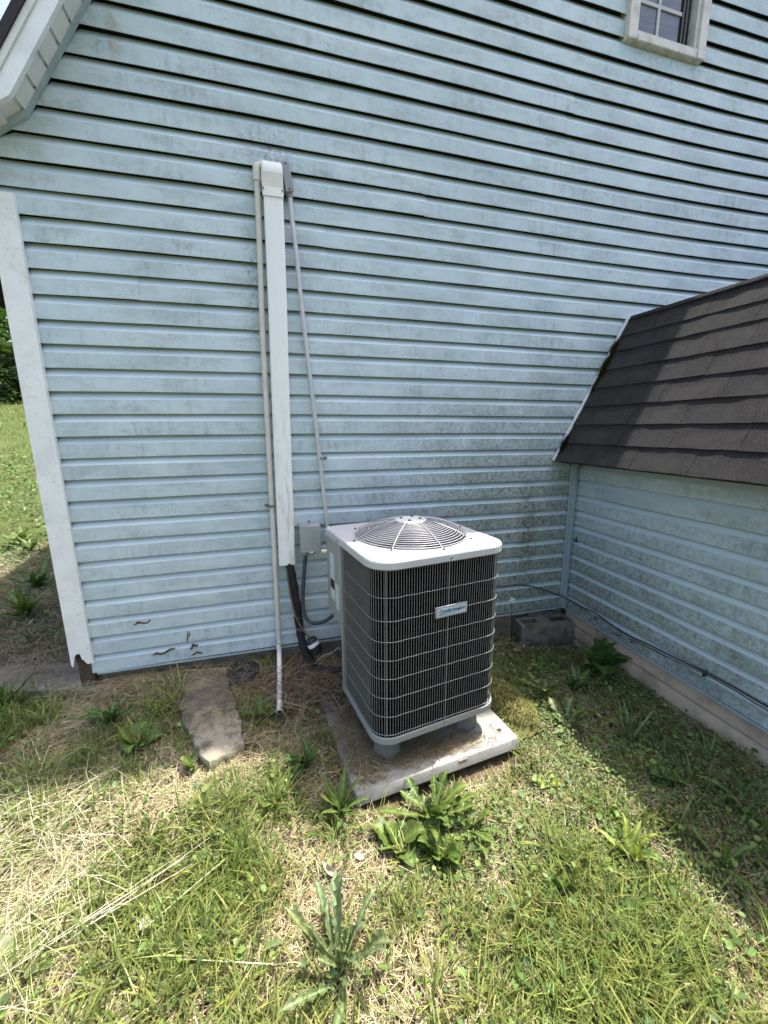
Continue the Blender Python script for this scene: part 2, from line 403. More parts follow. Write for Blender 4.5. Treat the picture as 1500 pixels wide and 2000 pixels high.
# ------------------------------------------------------------------ ground height
CP = np.array([(-1.2, 0.1, -.12), (-.5, -.05, -.145), (0, -.1, -.13), (.3, -.02, -.085), (.5, -.1, -.098), (.9, -.05, -.105), (1.2, 0, -.14),
               (1.6, 0, -.18), (2.1, -.02, -.19), (2.45, -.05, -.215), (2.8, -.1, -.24), (2.9, -.6, -.20), (2.9, -1.3, -.165), (2.9, -2.6, -.17),
               (2.4, -.5, -.215), (2.1, -.45, -.215), (2.5, -1.1, -.225), (1.55, -.45, -.262), (1.1, -.25, -.20), (1.05, -.6, -.20), (1.15, -.95, -.25), (1.6, -1.0, -.285), (2.1, -.95, -.25),
               (.6, -.45, -.125), (.6, -.7, -.165), (.1, -.5, -.18), (-.5, -.6, -.22), (0, -1.1, -.265), (.5, -1.1, -.25), (1.0, -1.3, -.285), (1.6, -1.5, -.29),
               (2.2, -1.6, -.265), (2.5, -2.4, -.28), (1.0, -2.4, -.33), (-.4, -2.2, -.33), (-1.6, -1.2, -.3), (-1.6, -.4, -.2), (1.5, -.89, -.31), (1.85, -.86, -.305), (1.27, -.90, -.285)])
def gz(x, y):
    x = np.asarray(x, float); y = np.asarray(y, float); sh = x.shape
    xf = x.ravel(); yf = y.ravel()
    d2 = (xf[:, None] - CP[None, :, 0]) ** 2 + (yf[:, None] - CP[None, :, 1]) ** 2 + 0.006
    wt = d2 ** -1.7
    zn = (wt * CP[None, :, 2]).sum(1) / wt.sum(1)
    zn = zn - np.clip(-2.6 - yf, 0, 30) * 0.02
    yy = np.clip(yf, 0, 26)
    zb = -0.06 + 0.02 * yy + 0.0066 * yy ** 2 + (0.05 * np.sin(xf * 1.7 + yf * .9) + 0.03 * np.sin(xf * 4.1 - yf * 2.3)) * np.clip(yf - 1, 0, 1)
    s = np.clip((yf - 0.05) / 0.55, 0, 1); s = s * s * (3 - 2 * s)
    z = zn * (1 - s) + zb * s
    z = z + 0.007 * np.sin(xf * 9.1 + 1.3 * np.sin(yf * 7)) * np.cos(yf * 11.3) + 0.004 * np.sin(xf * 27 + yf * 19)
    return z.reshape(sh)

def build_ground():
    xs = np.concatenate([[-400, -150, -60, -30, -18, -12, -8, -5, -3.5, -2.6], np.arange(-2.0, 3.4, 0.045), [3.6, 4.5, 6, 9, 14, 25, 60, 150, 400]])
    ys = np.concatenate([[-400, -150, -60, -25, -12, -7, -4.5, -3.4], np.arange(-2.9, 1.2, 0.045), [1.5, 2, 2.6, 3.3, 4.2, 5.5, 7, 9, 11, 13, 15, 17, 19, 21, 24, 28, 40, 80, 180, 400]])
    X, Y = np.meshgrid(xs, ys); Z = gz(X, Y)
    nx = len(xs); ny = len(ys)
    V = np.stack([X.ravel(), Y.ravel(), Z.ravel()], 1)
    i, j = np.meshgrid(np.arange(nx - 1), np.arange(ny - 1)); a = (j * nx + i).ravel()
    F = np.stack([a, a + 1, a + 1 + nx, a + nx], 1)
    o = np_mesh('ground', V, F, M['ground'], smooth=True); o['kind'] = 'structure'
build_ground()

# ------------------------------------------------------------------ HOUSE
house = empty('house', (0, 0, 0), 0, 'pale blue lap-sided house gable with small window and low dark-roofed wing', 'house')
S = 0.1016
CO = [-0.00249, -0.00296, 0.04672, -0.05856, -0.01405, 0.05372, -0.05292, 0.0897, 0.06966, -0.05834, -0.1105, -0.13689, -0.0313, 0.18138, 0.02951]
IDX = [(i, j) for i in range(5) for j in range(5) if i + j <= 4]
def sag(x, z):                     # the old siding bows along its length
    x = np.clip(x, 0, 4.3) / 4; z = np.clip(z, 0, 3.65) / 4
    return sum(c * x ** i * z ** j for c, (i, j) in zip(CO, IDX))
RAKE = [(-.62, 1.99), (.084, 2.482), (1.35, 4.508), (3.2, 5.2), (5.05, 4.508), (6.316, 2.482), (7.02, 1.99)]
def rake_x(z, right=False):
    (x0, z0), (x1, z1), (x2, z2), (x3, z3) = RAKE[:4]
    if z < z1: x = x1 + (z - z1) * (x1 - x0) / (z1 - z0)
    elif z < z2: x = x1 + (z - z1) * (x2 - x1) / (z2 - z1)
    else: x = x2 + (z - z2) * (x3 - x2) / (z3 - z2)
    return 6.4 - x if right else x

def build_backing():
    b = MB(); YB = 0.042
    xs = sorted(set([-.09, .084, 1.35, 3.2, 2.97, 3.49, 5.05, 6.316, 6.49]))
    def top(x):
        for (x0, z0), (x1, z1) in zip(RAKE, RAKE[1:]):
            if x0 <= x <= x1: return z0 + (z1 - z0) * (x - x0) / (x1 - x0) - 0.002
    for x0, x1 in zip(xs, xs[1:]):
        if x0 >= 2.969 and x1 <= 3.491:
            b.faces([(x0, YB, -.02), (x1, YB, -.02), (x1, YB, 3.36), (x0, YB, 3.36)], [(0, 1, 2, 3)])
            b.faces([(x0, YB, 4.2), (x1, YB, 4.2), (x1, YB, top(x1)), (x0, YB, top(x0))], [(0, 1, 2, 3)])
        else:
            b.faces([(x0, YB, -.02), (x1, YB, -.02), (x1, YB, top(x1)), (x0, YB, top(x0))], [(0, 1, 2, 3)])
    # side and rear walls of the house body
    b.faces([(-.09, YB, -.3), (-.09, 6.5, -.3), (-.09, 6.5, 2.3), (-.09, YB, 2.3)], [(0, 1, 2, 3)])
    b.faces([(6.49, YB, -.3), (6.49, 6.5, -.3), (6.49, 6.5, 2.3), (6.49, YB, 2.3)], [(0, 1, 2, 3)])
    P = [(-.09, 6.5, -.3), (6.49, 6.5, -.3)] + [(x, 6.5, z) for x, z in reversed(RAKE[1:6])]
    b.faces(P, [tuple(range(len(P)))])
    return b.build('gable_wall', M['backing'], house, False)
gable = build_backing()

PROF = [(0.0012, 0.0188), (-0.0006, 0.0192), (-0.0006, 0.0206), (0.002, 0.0212), (0.034, 0.0197), (0.0660, 0.0179), (0.0800, 0.0090), (0.0925, 0.0012), (0.1040, -0.0040)]
def plank(k, xl, xr, parent, mat, wing=False, doff=0.0, lapped=0.0, name='siding_plank'):
    """one course of Dutch-lap vinyl; xl, xr functions of z (or y for the wing)"""
    z0 = k * S; n = max(2, int((xr(z0) - xl(z0)) / 0.09)); V = []
    ph = rng.uniform(0, 6.28, 4); am = rng.uniform(0.4, 1.0, 2)
    u = np.linspace(0, 1, n + 1)
    for dz, pr in PROF:
        z = z0 + dz; a = xl(z); b = xr(z)
        if b - a < 0.02: b = a + 0.02
        x = a + (b - a) * u
        wav = 0.0011 * am[0] * np.sin(x * 5.1 + ph[0]) + 0.0007 * am[1] * np.sin(x * 13.0 + ph[1])
        zz = z + (0.0006 * np.sin(x * 7 + ph[2]))
        if not wing:
            zz = zz + sag(x, np.full_like(x, z0))
            y = 0.0205 - pr - doff - wav - lapped
            V.append(np.stack([x, y, zz], 1))
        else:
            xx = 2.9210 - pr - doff - wav
            V.append(np.stack([xx, -x, zz], 1))
    V = np.concatenate(V); m = n + 1; F = []
    for r in range(len(PROF) - 1):
        for i in range(n):
            F.append((r * m + i, r * m + i + 1, (r + 1) * m + i + 1, (r + 1) * m + i))
    F = np.array(F)
    if wing: F = F[:, ::1]
    o = np_mesh(name, V, F, mat, parent, smooth=True)
    o.data.set_sharp_from_angle(angle=R(13))
    return o
SPLIT = {2: 1.72, 3: 1.73, 5: .62, 6: .63, 9: 2.22, 10: 2.23, 15: 2.62, 16: 2.63, 31: 1.6, 32: 1.61, 20: 1.265, 21: 1.262, 24: 1.78, 28: 2.62, 29: 2.66, 18: 0.40, 17: 0.41, 23: 1.80, 12: 2.05, 7: 1.9, 26: 2.4, 14: 0.9}
for k in range(0, 50):
    z0 = k * S
    def xl(z): return max(-0.088, rake_x(z) - 0.008) if z > 2.2 else 0.0 - 0.02
    if z0 < 1.0: xr = lambda z: 2.866
    elif z0 < 1.75: xr = lambda z: 3.3
    else: xr = lambda z: min(6.48, rake_x(z, True) + 0.008)
    if 33 <= k <= 41:
        plank(k, xl, lambda z: 2.962, gable, M['siding']); plank(k, lambda z: 3.498, xr, gable, M['siding'])
    elif k in SPLIT:
        sx = SPLIT[k]
        plank(k, xl, lambda z: sx + 0.012, gable, M['siding'], lapped=0.0022); plank(k, lambda z: sx, xr, gable, M['siding'])
    else:
        plank(k, xl, xr, gable, M['siding'])
# starter strip under the first course
MB().box((-.0, -.002, -.013), (2.862, .010, -.003)).build('starter_strip', M['trim_blue'], gable, False)
# torn spots in the lowest courses
def torn(cx, cz, L, H, rot, y, seed, parent=gable):
    r2 = np.random.default_rng(seed); n = 26; b = MB(); pts = []
    for i in range(n):
        a = 2 * math.pi * i / n; rr = r2.uniform(0.35, 1.0)
        px = L * 0.5 * math.cos(a); pz = H * 0.5 * math.sin(a) * rr + H * 0.35 * math.sin(px / L * 9 + seed)
        pts.append((cx + px * math.cos(rot) - pz * math.sin(rot), cz + px * math.sin(rot) + pz * math.cos(rot)))
    vs = [(x, y, z) for x, z in pts] + [(x, y + 0.004, z) for x, z in pts]
    b.faces(vs, [tuple(range(n))] + [(i, (i + 1) % n, n + (i + 1) % n, n + i) for i in range(n)])
    return b.build('torn_gap', M['wood_rot'], parent, False)
torn(.238, .247, .095, .022, .12, -.0014, 3); torn(.325, .062, .115, .018, .20, -.0014, 5); torn(.475, .075, .045, .024, .3, -.0014, 8)
torn(.452, .135, .016, .055, -.25, -.0014, 11); torn(.487, .030, .06, .014, .1, -.0018, 14)

# white corner trim with a broken foot
def corner_post():
    b = MB(); nz = 60; z0, z1 = 0.085, 2.2; r2 = np.random.default_rng(4)
    xs = np.linspace(-.098, -.003, 14); V = []; F = []
    rag = np.interp(np.linspace(0, 1, 14), [0, .12, .2, .45, .55, .62, .8, .9, 1], [-.02, -.035, .035, .045, .008, 0, -.03, -.01, -.03]) + r2.uniform(-.006, .006, 14)
    for i, z in enumerate(np.linspace(0, 1, nz)):
        for j, x in enumerate(xs):
            zz = z0 + rag[j] + (z1 - z0 - rag[j]) * z
            V.append((x, -.021 + 0.0012 * math.sin(zz * 3.1), zz))
    m = len(xs)
    F = [(i * m + j, i * m + j + 1, (i + 1) * m + j + 1, (i + 1) * m + j) for i in range(nz - 1) for j in range(m - 1)]
    b.faces(V, F)
    b.faces([(-.003, -.021, .06), (-.003, .0, .06), (-.003, .0, 2.2), (-.003, -.021, 2.2)], [(0, 1, 2, 3)])
    b.faces([(-.098, -.021, .07), (-.098, .10, .09), (-.098, .10, 2.2), (-.098, -.021, 2.2)], [(0, 1, 2, 3)])
    b.faces([(-.098, -.021, 2.2), (-.003, -.021, 2.2), (-.003, .02, 2.2), (-.098, .02, 2.2)], [(0, 1, 2, 3)])
    o = b.build('corner_trim', M['white_trim'], house, False); o['label'] = 'white corner trim with a broken foot'
corner_post()
MB().box((-.085, .008, -.08), (-.012, .09, .13), .004).build('rotted_sill', M['wood_rot'], house)
# foundation under the siding
MB().box((-.06, .045, -.45), (2.93, .25, -.012), .004).build('foundation', M['concrete_dark'], house)

def band(off0, off1, y0, y1, pts=RAKE, z_extra=0.0):
    P = [Vector((x, z)) for x, z in pts]; n = len(P); nor = []
    for i in range(n):
        ds = []
        if i > 0: ds.append((P[i] - P[i - 1]).normalized())
        if i < n - 1: ds.append((P[i + 1] - P[i]).normalized())
        d = sum(ds, Vector((0, 0))).normalized(); nn = Vector((-d.y, d.x)); c = nn.dot(Vector((-ds[0].y, ds[0].x)))
        nor.append(nn / c)
    b = MB()
    A = [P[i] + nor[i] * off0 for i in range(n)]; B = [P[i] + nor[i] * off1 for i in range(n)]
    vs = []
    for i in range(n):
        for q in (A[i], B[i]):
            for y in (y0, y1): vs.append((q.x, y, q.y))
    fs = []
    for i in range(n - 1):
        a = i * 4; c = a + 4      # 0:A y0, 1:A y1, 2:B y0, 3:B y1
        fs += [(a, c, c + 1, a + 1), (a + 2, a + 3, c + 3, c + 2), (a, a + 2, c + 2, c), (a + 1, c + 1, c + 3, a + 3)]
    fs += [(0, 1, 3, 2), ((n - 1) * 4, (n - 1) * 4 + 2, (n - 1) * 4 + 3, (n - 1) * 4 + 1)]
    b.faces(vs, fs); return b
roof = band(0.061, 0.090, -.158, 6.7).build('main_roof', M['roof_dark'], house, False)
band(0.022, 0.0600, -.116, 6.6).build('roof_deck', M['roof_dark'], roof, False)
band(-0.010, 0.040, -.141, -.1205).build('fascia_board', M['fascia'], house, False)
band(0.041, 0.0603, -.150, -.1175).build('rake_moulding', M['soffit'], house, False)
band(-0.002, 0.0175, -.022, -.002).build('rake_channel', M['trim_blue'], house, False)
soff = band(0.0185, 0.0212, -.1190, 0.03).build('rake_soffit', M['soffit'], house, False)
def slats(seg, n0, n1, pitch=0.097):
    (x0, z0), (x1, z1) = RAKE[seg], RAKE[seg + 1]; d = Vector((x1 - x0, z1 - z0)); L = d.length; d.normalize(); nn = Vector((-d.y, d.x))
    s = n0
    while s + pitch < min(L, n1):
        a, c = s + 0.006, s + pitch - 0.007; b = MB(); vs = []
        for t in (a, c):
            for off in (0.0075, 0.0182):
                for y in (-.1165, -.0215):
                    q = Vector((x0, z0)) + d * t + nn * off; vs.append((q.x, y, q.y))
        b.faces(vs, [(0, 1, 3, 2), (4, 6, 7, 5), (0, 4, 5, 1), (2, 3, 7, 6), (0, 2, 6, 4), (1, 5, 7, 3)])
        b.build('soffit_slat', M['soffit'], soff, False); s += pitch
slats(0, 0.02, 0.86); slats(1, 0.012, 2.3)

# ---- window
win = empty('window', (0, 0, 0)); win.parent = house
wx0, wx1, wz0, wz1 = 2.953, 3.506, 3.330, 4.23
def casing(lo, hi): MB().box(lo, hi, .004).build('casing_board', M['casing'], win)
casing((wx0, -.026, wz0), (wx0 + .066, .05, wz1)); casing((wx1 - .058, -.026, wz0 + .0), (wx1, .05, wz1))
casing((wx0 + .067, -.024, wz0), (wx1 - .059, .05, wz0 + .046)); casing((wx0 + .067, -.024, wz1 - .05), (wx1 - .059, .05, wz1))
MB().box((wx1 - .078, -.012, wz0 + .047), (wx1 - .0585, .05, wz1 - .051), .002).build('inner_stop', M['casing'], win)
gx0, gx1 = wx0 + .067, wx1 - .08
MB().box((gx0, .034, wz0 + .047), (gx1, .037, wz1 - .051)).build('dark_pane', M['pane_dark'], win, False)
sx1 = gx0 + .335
sash = MB().box((sx1 - .006, .010, wz0 + .048), (sx1 + .004, .030, wz1 - .052)).box((gx0, .008, wz0 + .048), (sx1, .03, wz0 + .056)).box((gx1 - .045, .020, wz0 + .048), (gx1 - .03, .033, wz1 - .052)).build('sash', M['sash_dark'], win, False)
zz0, zz1 = wz0 + .056, wz1 - .06; cw = (sx1 - .006 - gx0) / 2; rh = (zz1 - zz0) / 5
for i in range(2):
    for j in range(5):
        MB().box((gx0 + i * cw + .008, .021, zz0 + j * rh + .008), (gx0 + (i + 1) * cw - .008, .024, zz0 + (j + 1) * rh - .008)).build('pane', M['pane'], win, False)
MB().box((gx0 + cw - .0082, .014, zz0), (gx0 + cw + .0082, .026, zz1)).build('muntin', M['muntin'], win, False)
for j in range(1, 5):
    MB().box((gx0, .0145, zz0 + j * rh - .0082), (gx0 + cw - .0085, .0255, zz0 + j * rh + .0082)).box((gx0 + cw + .0085, .0145, zz0 + j * rh - .0082), (sx1 - .0065, .0255, zz0 + j * rh + .0082)).build('muntin', M['muntin'], win, False)

# ---- wing wall, skirting, corner
wing = MB().box((2.940, -4.2, -.03), (3.0, .03, 1.10)).build('wing_wall', M['backing'], house, False)
for k in range(0, 11):
    plank(k, lambda z: 0.004, lambda z: 4.2, wing, M['siding_wing'], True)
# raised bottom flange of the wing siding
MB().box((2.893, -4.2, -.014), (2.908, -.03, -.0035)).build('starter_strip', M['trim_blue'], wing, False)
torn2 = [(-.30, .045, .03), (-.46, .022, .05), (-.57, .03, .02)]
for yy, zz, L in torn2:
    MB().box((2.8966, yy - L / 2, zz - .005), (2.8990, yy + L / 2, zz + .004), .002).build('torn_gap', M['wood_rot'], wing, False)
skirt = MB().box((2.925, -4.2, -.42), (3.0, 0, -.02)).build('wing_skirting', M['backing'], house, False)
def skirt_plank(z0, z1, xo):
    ys = np.linspace(-.02, -4.2, 44); V = []; F = []
    prof = [(z0, 2.916), (z0, 2.902 + xo), (z0 + .006, 2.901 + xo), (z1 - .012, 2.908 + xo), (z1, 2.914)]
    for z, x in prof:
        V += [(x + .001 * math.sin(y * 3 + z0 * 9), y, z + .0015 * math.sin(y * 2.3 + z0 * 30)) for y in ys]
    m = len(ys)
    for r in range(len(prof) - 1): F += [(r * m + i, r * m + i + 1, (r + 1) * m + i + 1, (r + 1) * m + i) for i in range(m - 1)]
    np_mesh('skirting_plank', V, F, M['skirt'], skirt)
skirt_plank(-.093, -.012, .004); skirt_plank(-.180, -.090, .002); skirt_plank(-.267, -.177, .004); skirt_plank(-.355, -.264, .004)
MB().box((2.862, -.016, -.002), (2.871, .006, 1.05), .001).box((2.8725, -.030, -.004), (2.884, .006, 1.05), .002).box((2.8855, -.036, -.002), (2.892, .006, 1.05), .001).build('inside_corner_trim', M['trim_blue'], house)

# ---- wing roof
E0 = Vector((2.728, 1.047)); E1 = Vector((3.186, 1.906)); E2 = Vector((5.7, 2.68)); E3 = Vector((8.2, 1.906)); E4 = Vector((8.66, 1.047))
wr = MB()
prof = [E0 + Vector((.02, -.004)), E1 + Vector((.012, -.016)), E2 + Vector((0, -.016)), E3 + Vector((-.012, -.016)), E4, E4 + Vector((-.03, -.03)), Vector((8.4, .97)), Vector((3.0, 1.0)), Vector((2.99, 1.0)), E0 + Vector((.045, -.022))]
n = len(prof)
wr.faces([(p.x, y, p.y) for y in (-.006, -4.3) for p in prof], [tuple(range(n)), tuple(range(2 * n - 1, n - 1, -1))] + [(i, n + i, n + (i + 1) % n, (i + 1) % n) for i in range(n)])
wroof = wr.build('wing_roof', M['roof_dark'], house, False)
def shingle_mesh(Wd, D, seed):
    r2 = np.random.default_rng(seed); n = 5; b = MB(); V = []
    for row, (s, zt) in enumerate(((0, 0.006), (0, 0.0125), (D, 0.0065), (D, 0.0005))):
        for i in range(n + 1):
            jag = r2.uniform(-.0025, .0025) if row < 2 else 0
            V.append((i / n * Wd, s + jag, zt + (r2.uniform(-.0012, .0018) if row == 1 else 0)))
    m = n + 1
    F = [(r * m + i, r * m + i + 1, (r + 1) * m + i + 1, (r + 1) * m + i) for r in range(3) for i in range(n)]
    F += [(0, m, 2 * m, 3 * m), (n, 3 * m + n, 2 * m + n, m + n)]
    b.faces(V, F); bmesh.ops.recalc_face_normals(b.bm, faces=b.bm.faces[:])
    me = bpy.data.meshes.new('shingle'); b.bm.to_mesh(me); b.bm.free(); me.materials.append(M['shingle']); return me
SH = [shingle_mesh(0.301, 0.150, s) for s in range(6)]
def shingle_course(A, d, nn, s0, depth_ok, y_start, offs):
    # local x -> -y world, local y -> up slope, local z -> out
    y = y_start + offs
    while y > -4.2:
        wid = 0.301
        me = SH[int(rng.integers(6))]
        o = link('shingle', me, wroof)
        p = A + d * s0
        ux = Vector((0, -1, 0)); uy = Vector((d.x, 0, d.y)); uz = Vector((nn.x, 0, nn.y))
        til = rng.uniform(-.004, .004)
        sc = 1.0
        if y > y_start: sc = (wid - (y - y_start)) / wid; yy = y_start
        else: yy = y
        if sc > 0.05:
            Mx = Matrix(((ux.x * sc, uy.x, uz.x, p.x), (ux.y * sc, uy.y, uz.y, yy), (ux.z * sc, uy.z, uz.z, p.y), (0, 0, 0, 1)))
            o.matrix_world = Mx @ Matrix.Rotation(til, 4, 'Z')
        else:
            bpy.data.objects.remove(o)
        y -= wid + 0.0012
d1 = (E1 - E0).normalized(); n1 = Vector((-d1.y, d1.x)); L1 = (E1 - E0).length
d2 = (E2 - E1).normalized(); n2 = Vector((-d2.y, d2.x)); L2 = (E2 - E1).length
nc = 8; st = L1 / (nc - 0.35)
for i in range(nc):
    s0 = -0.014 + i * st
    if i == nc - 1: s0 = L1 - 0.118
    shingle_course(E0 + n1 * 0.001, d1, n1, s0, None, -.016, rng.uniform(0.0, 0.28))
for i in range(20):
    shingle_course(E1 + n2 * 0.001, d2, n2, -0.012 + i * 0.127, None, -.016, rng.uniform(0.0, 0.28))
def strip2(A, B, off, wd, y0, y1, name, mat, parent):
    d = (B - A).normalized(); nn = Vector((-d.y, d.x)); b = MB(); vs = []
    for P in (A, B):
        for o_ in (off, off + wd):
            q = P + nn * o_
            for y in (y0, y1): vs.append((q.x, y, q.y))
    b.faces(vs, [(0, 1, 3, 2), (4, 6, 7, 5), (0, 4, 5, 1), (2, 3, 7, 6), (0, 2, 6, 4), (1, 5, 7, 3)])
    return b.build(name, mat, parent, False)
strip2(E0 - d1 * .012, E1 + d1 * .006, .004, .017, -.020, -.0045, 'roof_flashing', M['fascia'], house)
strip2(E1 + d2 * .004, E1 + d2 * .95, .006, .014, -.020, -.0045, 'roof_flashing', M['fascia'], house)

# ------------------------------------------------------------------ LINE-SET COVER AND PIPES ON THE WALL
def rrect_sec(hw, y0, y1, r, n=4):
    """open-backed rounded channel outline (x, y), y0 front (toward camera), y1 back"""
    pts = [(-hw, y1)]
    for i in range(n + 1):
        a = math.pi + (math.pi / 2) * i / n; pts.append((-hw + r + r * math.cos(a), y0 + r + r * math.sin(a)))
    for i in range(n + 1):
        a = 1.5 * math.pi + (math.pi / 2) * i / n; pts.append((hw - r + r * math.cos(a), y0 + r + r * math.sin(a)))
    pts.append((hw, y1)); return pts
cov = empty('line_set_cover', (1.0, 0, .515), 0, 'tall white plastic pipe cover running up the blue siding', 'pipe cover')
def sweep(sec_fn, stations, name, mat, parent, org):
    b = MB(); V = []; m = None
    for sx, z, kw in stations:
        sec = sec_fn(**kw); m = len(sec); V += [(sx + x - org[0], y - org[1], z - org[2]) for x, y in sec]
    ns = len(stations)
    F = [(r * m + i, r * m + (i + 1) % m, (r + 1) * m + (i + 1) % m, (r + 1) * m + i) for r in range(ns - 1) for i in range(m)]
    F += [tuple(range((ns - 1) * m, ns * m))]
    b.faces(V, F); return b.build(name, mat, parent)
org = (1.0, 0, .515)
z_ = np.linspace(.515, 2.33, 12)
sweep(rrect_sec, [(1.0 + .0315 * (z - .515) / 1.8 + .0012 * math.sin(z * 4), z, dict(hw=.0445, y0=-.066, y1=-.001, r=.008)) for z in z_], 'cover_channel', M['duct_body'], cov, org)
capst = [(1.0305, 2.298, dict(hw=.0475, y0=-.070, y1=-.001, r=.010)), (1.0318, 2.37, dict(hw=.0475, y0=-.070, y1=-.001, r=.010))]
for i in range(0, 7):
    a = i / 6 * math.pi / 2; capst.append((1.0322, 2.405 + .05 * math.sin(a), dict(hw=.0475 - .004 * (i / 6) ** 2, y0=-.070 + .045 * (1 - math.cos(a)), y1=-.001, r=.010)))
cap = sweep(rrect_sec, capst, 'cover_cap', M['duct'], cov, org)
MB().box((1.0305 - .048 - 1, -.0705, 2.338 - .515), (1.0305 + .048 - 1, -.0702, 2.395 - .515)).build('tape_band', M['duct_tape'], cap, False)
for sx in (-.044, .044):
    MB().lathe([(.0035, 0), (.0035, .003), (.002, .004)], (1.0308 + sx * .95 - 1.0, -.0695, 2.325 - .515), 10, M4=Matrix.Rotation(R(90), 4, 'X')).build('screw', M['screw_dark'], cap)

drain = empty('drain_pipe', (.945, -.03, .0), 0, 'thin beige plastic drain pipe left of the white pipe cover, bent out onto the ground', 'pipe')
def rel(pts, o): return [Vector(p) - Vector(o) for p in pts]
do = (.945, -.03, 0)
MB().tube(rel([(.963, -.03, 2.385), (.957, -.029, 2.1), (.946, -.031, 1.74), (.938, -.03, .845), (.934, -.031, .37), (.931, -.033, .06)], do), .0134, 12).build('pipe', M['pvc'], drain)
MB().tube(rel(curve_pts([(.931, -.033, .062), (.9295, -.036, .02), (.927, -.07, -.035), (.922, -.2, -.085), (.915, -.43, -.112)], 6), do), .0137, 12, caps=False).build('pipe_end', M['pvc_white'], drain)
MB().tube(rel([(.9152, -.426, -.1115), (.915, -.4303, -.112)], do), .0105, 12).build('pipe_bore', M['ink'], drain)
MB().tube(rel(curve_pts([(.963, -.03, 2.375), (.963, -.03, 2.412), (.967, -.028, 2.43), (.985, -.02, 2.437), (.995, -.004, 2.437)], 5), do), .0172, 12).tube(rel([(.963, -.03, 2.368), (.963, -.03, 2.378)], do), .0182, 12).build('elbow', M['pvc'], drain)
MB().box((.912 - do[0], -.0475 + .03, .839), (.957 - do[0], -.044 + .03, .851), .001).box((.900 - do[0], -.003 + .03, .839), (.921 - do[0], .0 + .03, .851), .001).box((.9175 - do[0], -.0475 + .03, .8392), (.9205 - do[0], -.001 + .03, .8508)).build('pipe_clip', M['clip'], drain)

cond = empty('conduit', (1.15, -.02, .56), 0, 'thin grey conduit slanting down the siding from white cover to grey box', 'conduit')
co = (1.15, -.02, .56)
path = curve_pts([(1.109, -.026, 2.335), (1.1135, -.026, 2.24), (1.128, -.025, 2.08), (1.146, -.024, 1.80), (1.198, -.024, 1.167), (1.221, -.024, .852), (1.236, -.026, .64)], 5)
MB().tube(rel(path, co), .0112, 10).build('tube', M['emt'], cond)
MB().tube(rel(curve_pts([(1.236, -.026, .645), (1.238, -.027, .60), (1.237, -.03, .572), (1.225, -.034, .566), (1.192, -.036, .566)], 5), co), .0135, 10).build('end_fitting', M['duct'], cond)
lb = MB()
Mlb = Matrix.Translation(Vector((1.1, -.026, 2.395)) - Vector(co)) @ Matrix.Rotation(R(-7), 4, 'Y')
lb.box((-.017, -.022, -.058), (.017, .022, .058), .010, Mlb, 3)
lbo = lb.build('conduit_body', M['grey_lb'], cond)
lp = MB(); lp.box((-.0185, -.0285, -.061), (.0185, -.0225, .061), .0029, Mlb, 1)
lp.build('cover_plate', M['grey_lb'], lbo)
for s in (-.05, .05):
    MB().lathe([(.0035, 0), (.0035, .0025)], Mlb @ Vector((0, -.0287, s)), 8, M4=Matrix.Rotation(R(90), 4, 'X')).build('screw', M['ink'], lbo)
MB().tube(rel([(1.1075, -.026, 2.345), (1.109, -.026, 2.322)], co), .0150, 10).build('hub_nut', M['grey_lb'], cond)
cl = MB().box((1.206 - co[0], -.038 - co[1], 1.088 - co[2]), (1.2265 - co[0], -.0345 - co[1], 1.097 - co[2]), .001).box((1.2035 - co[0], -.0380 - co[1], 1.0885 - co[2]), (1.2055 - co[0], .0 - co[1], 1.0965 - co[2])).box((1.2275 - co[0], -.006 - co[1], 1.086 - co[2]), (1.246 - co[0], -.001 - co[1], 1.099 - co[2]), .001)
cl.build('pipe_clip', M['clip'], cond)

dbox = empty('disconnect_box', (1.131, 0, .585), 0, 'small grey electrical disconnect box on the siding beside the air conditioner', 'electrical box')
bo = (1.131, 0, .585)
MB().box((-.053, -.082, .004), (.053, -.003, .146), .003).build('box_body', M['grey_box'], dbox)
lid = MB().box((-.0565, -.094, .0), (.0565, -.0835, .150), .003).box((-.0565, -.0832, .1465), (.0565, -.0035, .1505), .001).box((-.0565, -.0832, .012), (-.0537, -.030, .146)).box((.0537, -.0832, .012), (.0565, -.030, .146)).build('box_lid', M['grey_box'], dbox)
b = MB()
for j in range(5):
    for i in range(3 if j % 2 else 4):
        x = (i - (1 if j % 2 else 1.5)) * .014 + .004; z = .055 + j * .014
        b.box((x - .0055, -.0947, z - .0022), (x + .0055, -.0938, z + .0022), .0004, None)
b.build('embossed_mark', M['grey_box'], lid)
MB().box((-.012, -.096, -.006), (.012, -.086, .003), .002).build('hasp', M['screw'], lid)
MB().lathe([(.004, 0), (.004, .014)], (0.0, -.02, .150), 8).build('mounting_screw', M['screw_dark'], dbox)

whip = empty('flexible_conduit', (1.1, -.06, .2), 0, 'dark flexible conduit drooping from the grey box into the air conditioner', 'conduit')
wo = (1.1, -.06, .2)
MB().tube(rel(curve_pts([(1.103, -.045, .588), (1.102, -.055, .555), (1.086, -.065, .43), (1.074, -.075, .30), (1.078, -.09, .225), (1.105, -.11, .185), (1.15, -.13, .183), (1.20, -.16, .21), (1.255, -.21, .285)], 7), wo), .0105, 10).build('hose', M['whip'], whip)
MB().tube(rel([(1.103, -.043, .592), (1.1025, -.053, .56)], wo), .014, 8).build('gland', M['grey_lb'], whip)
MB().tube(rel([(1.0735, -.079, .262), (1.0785, -.079, .236)], wo), .0118, 10).build('tie_wrap', M['wire'], whip)

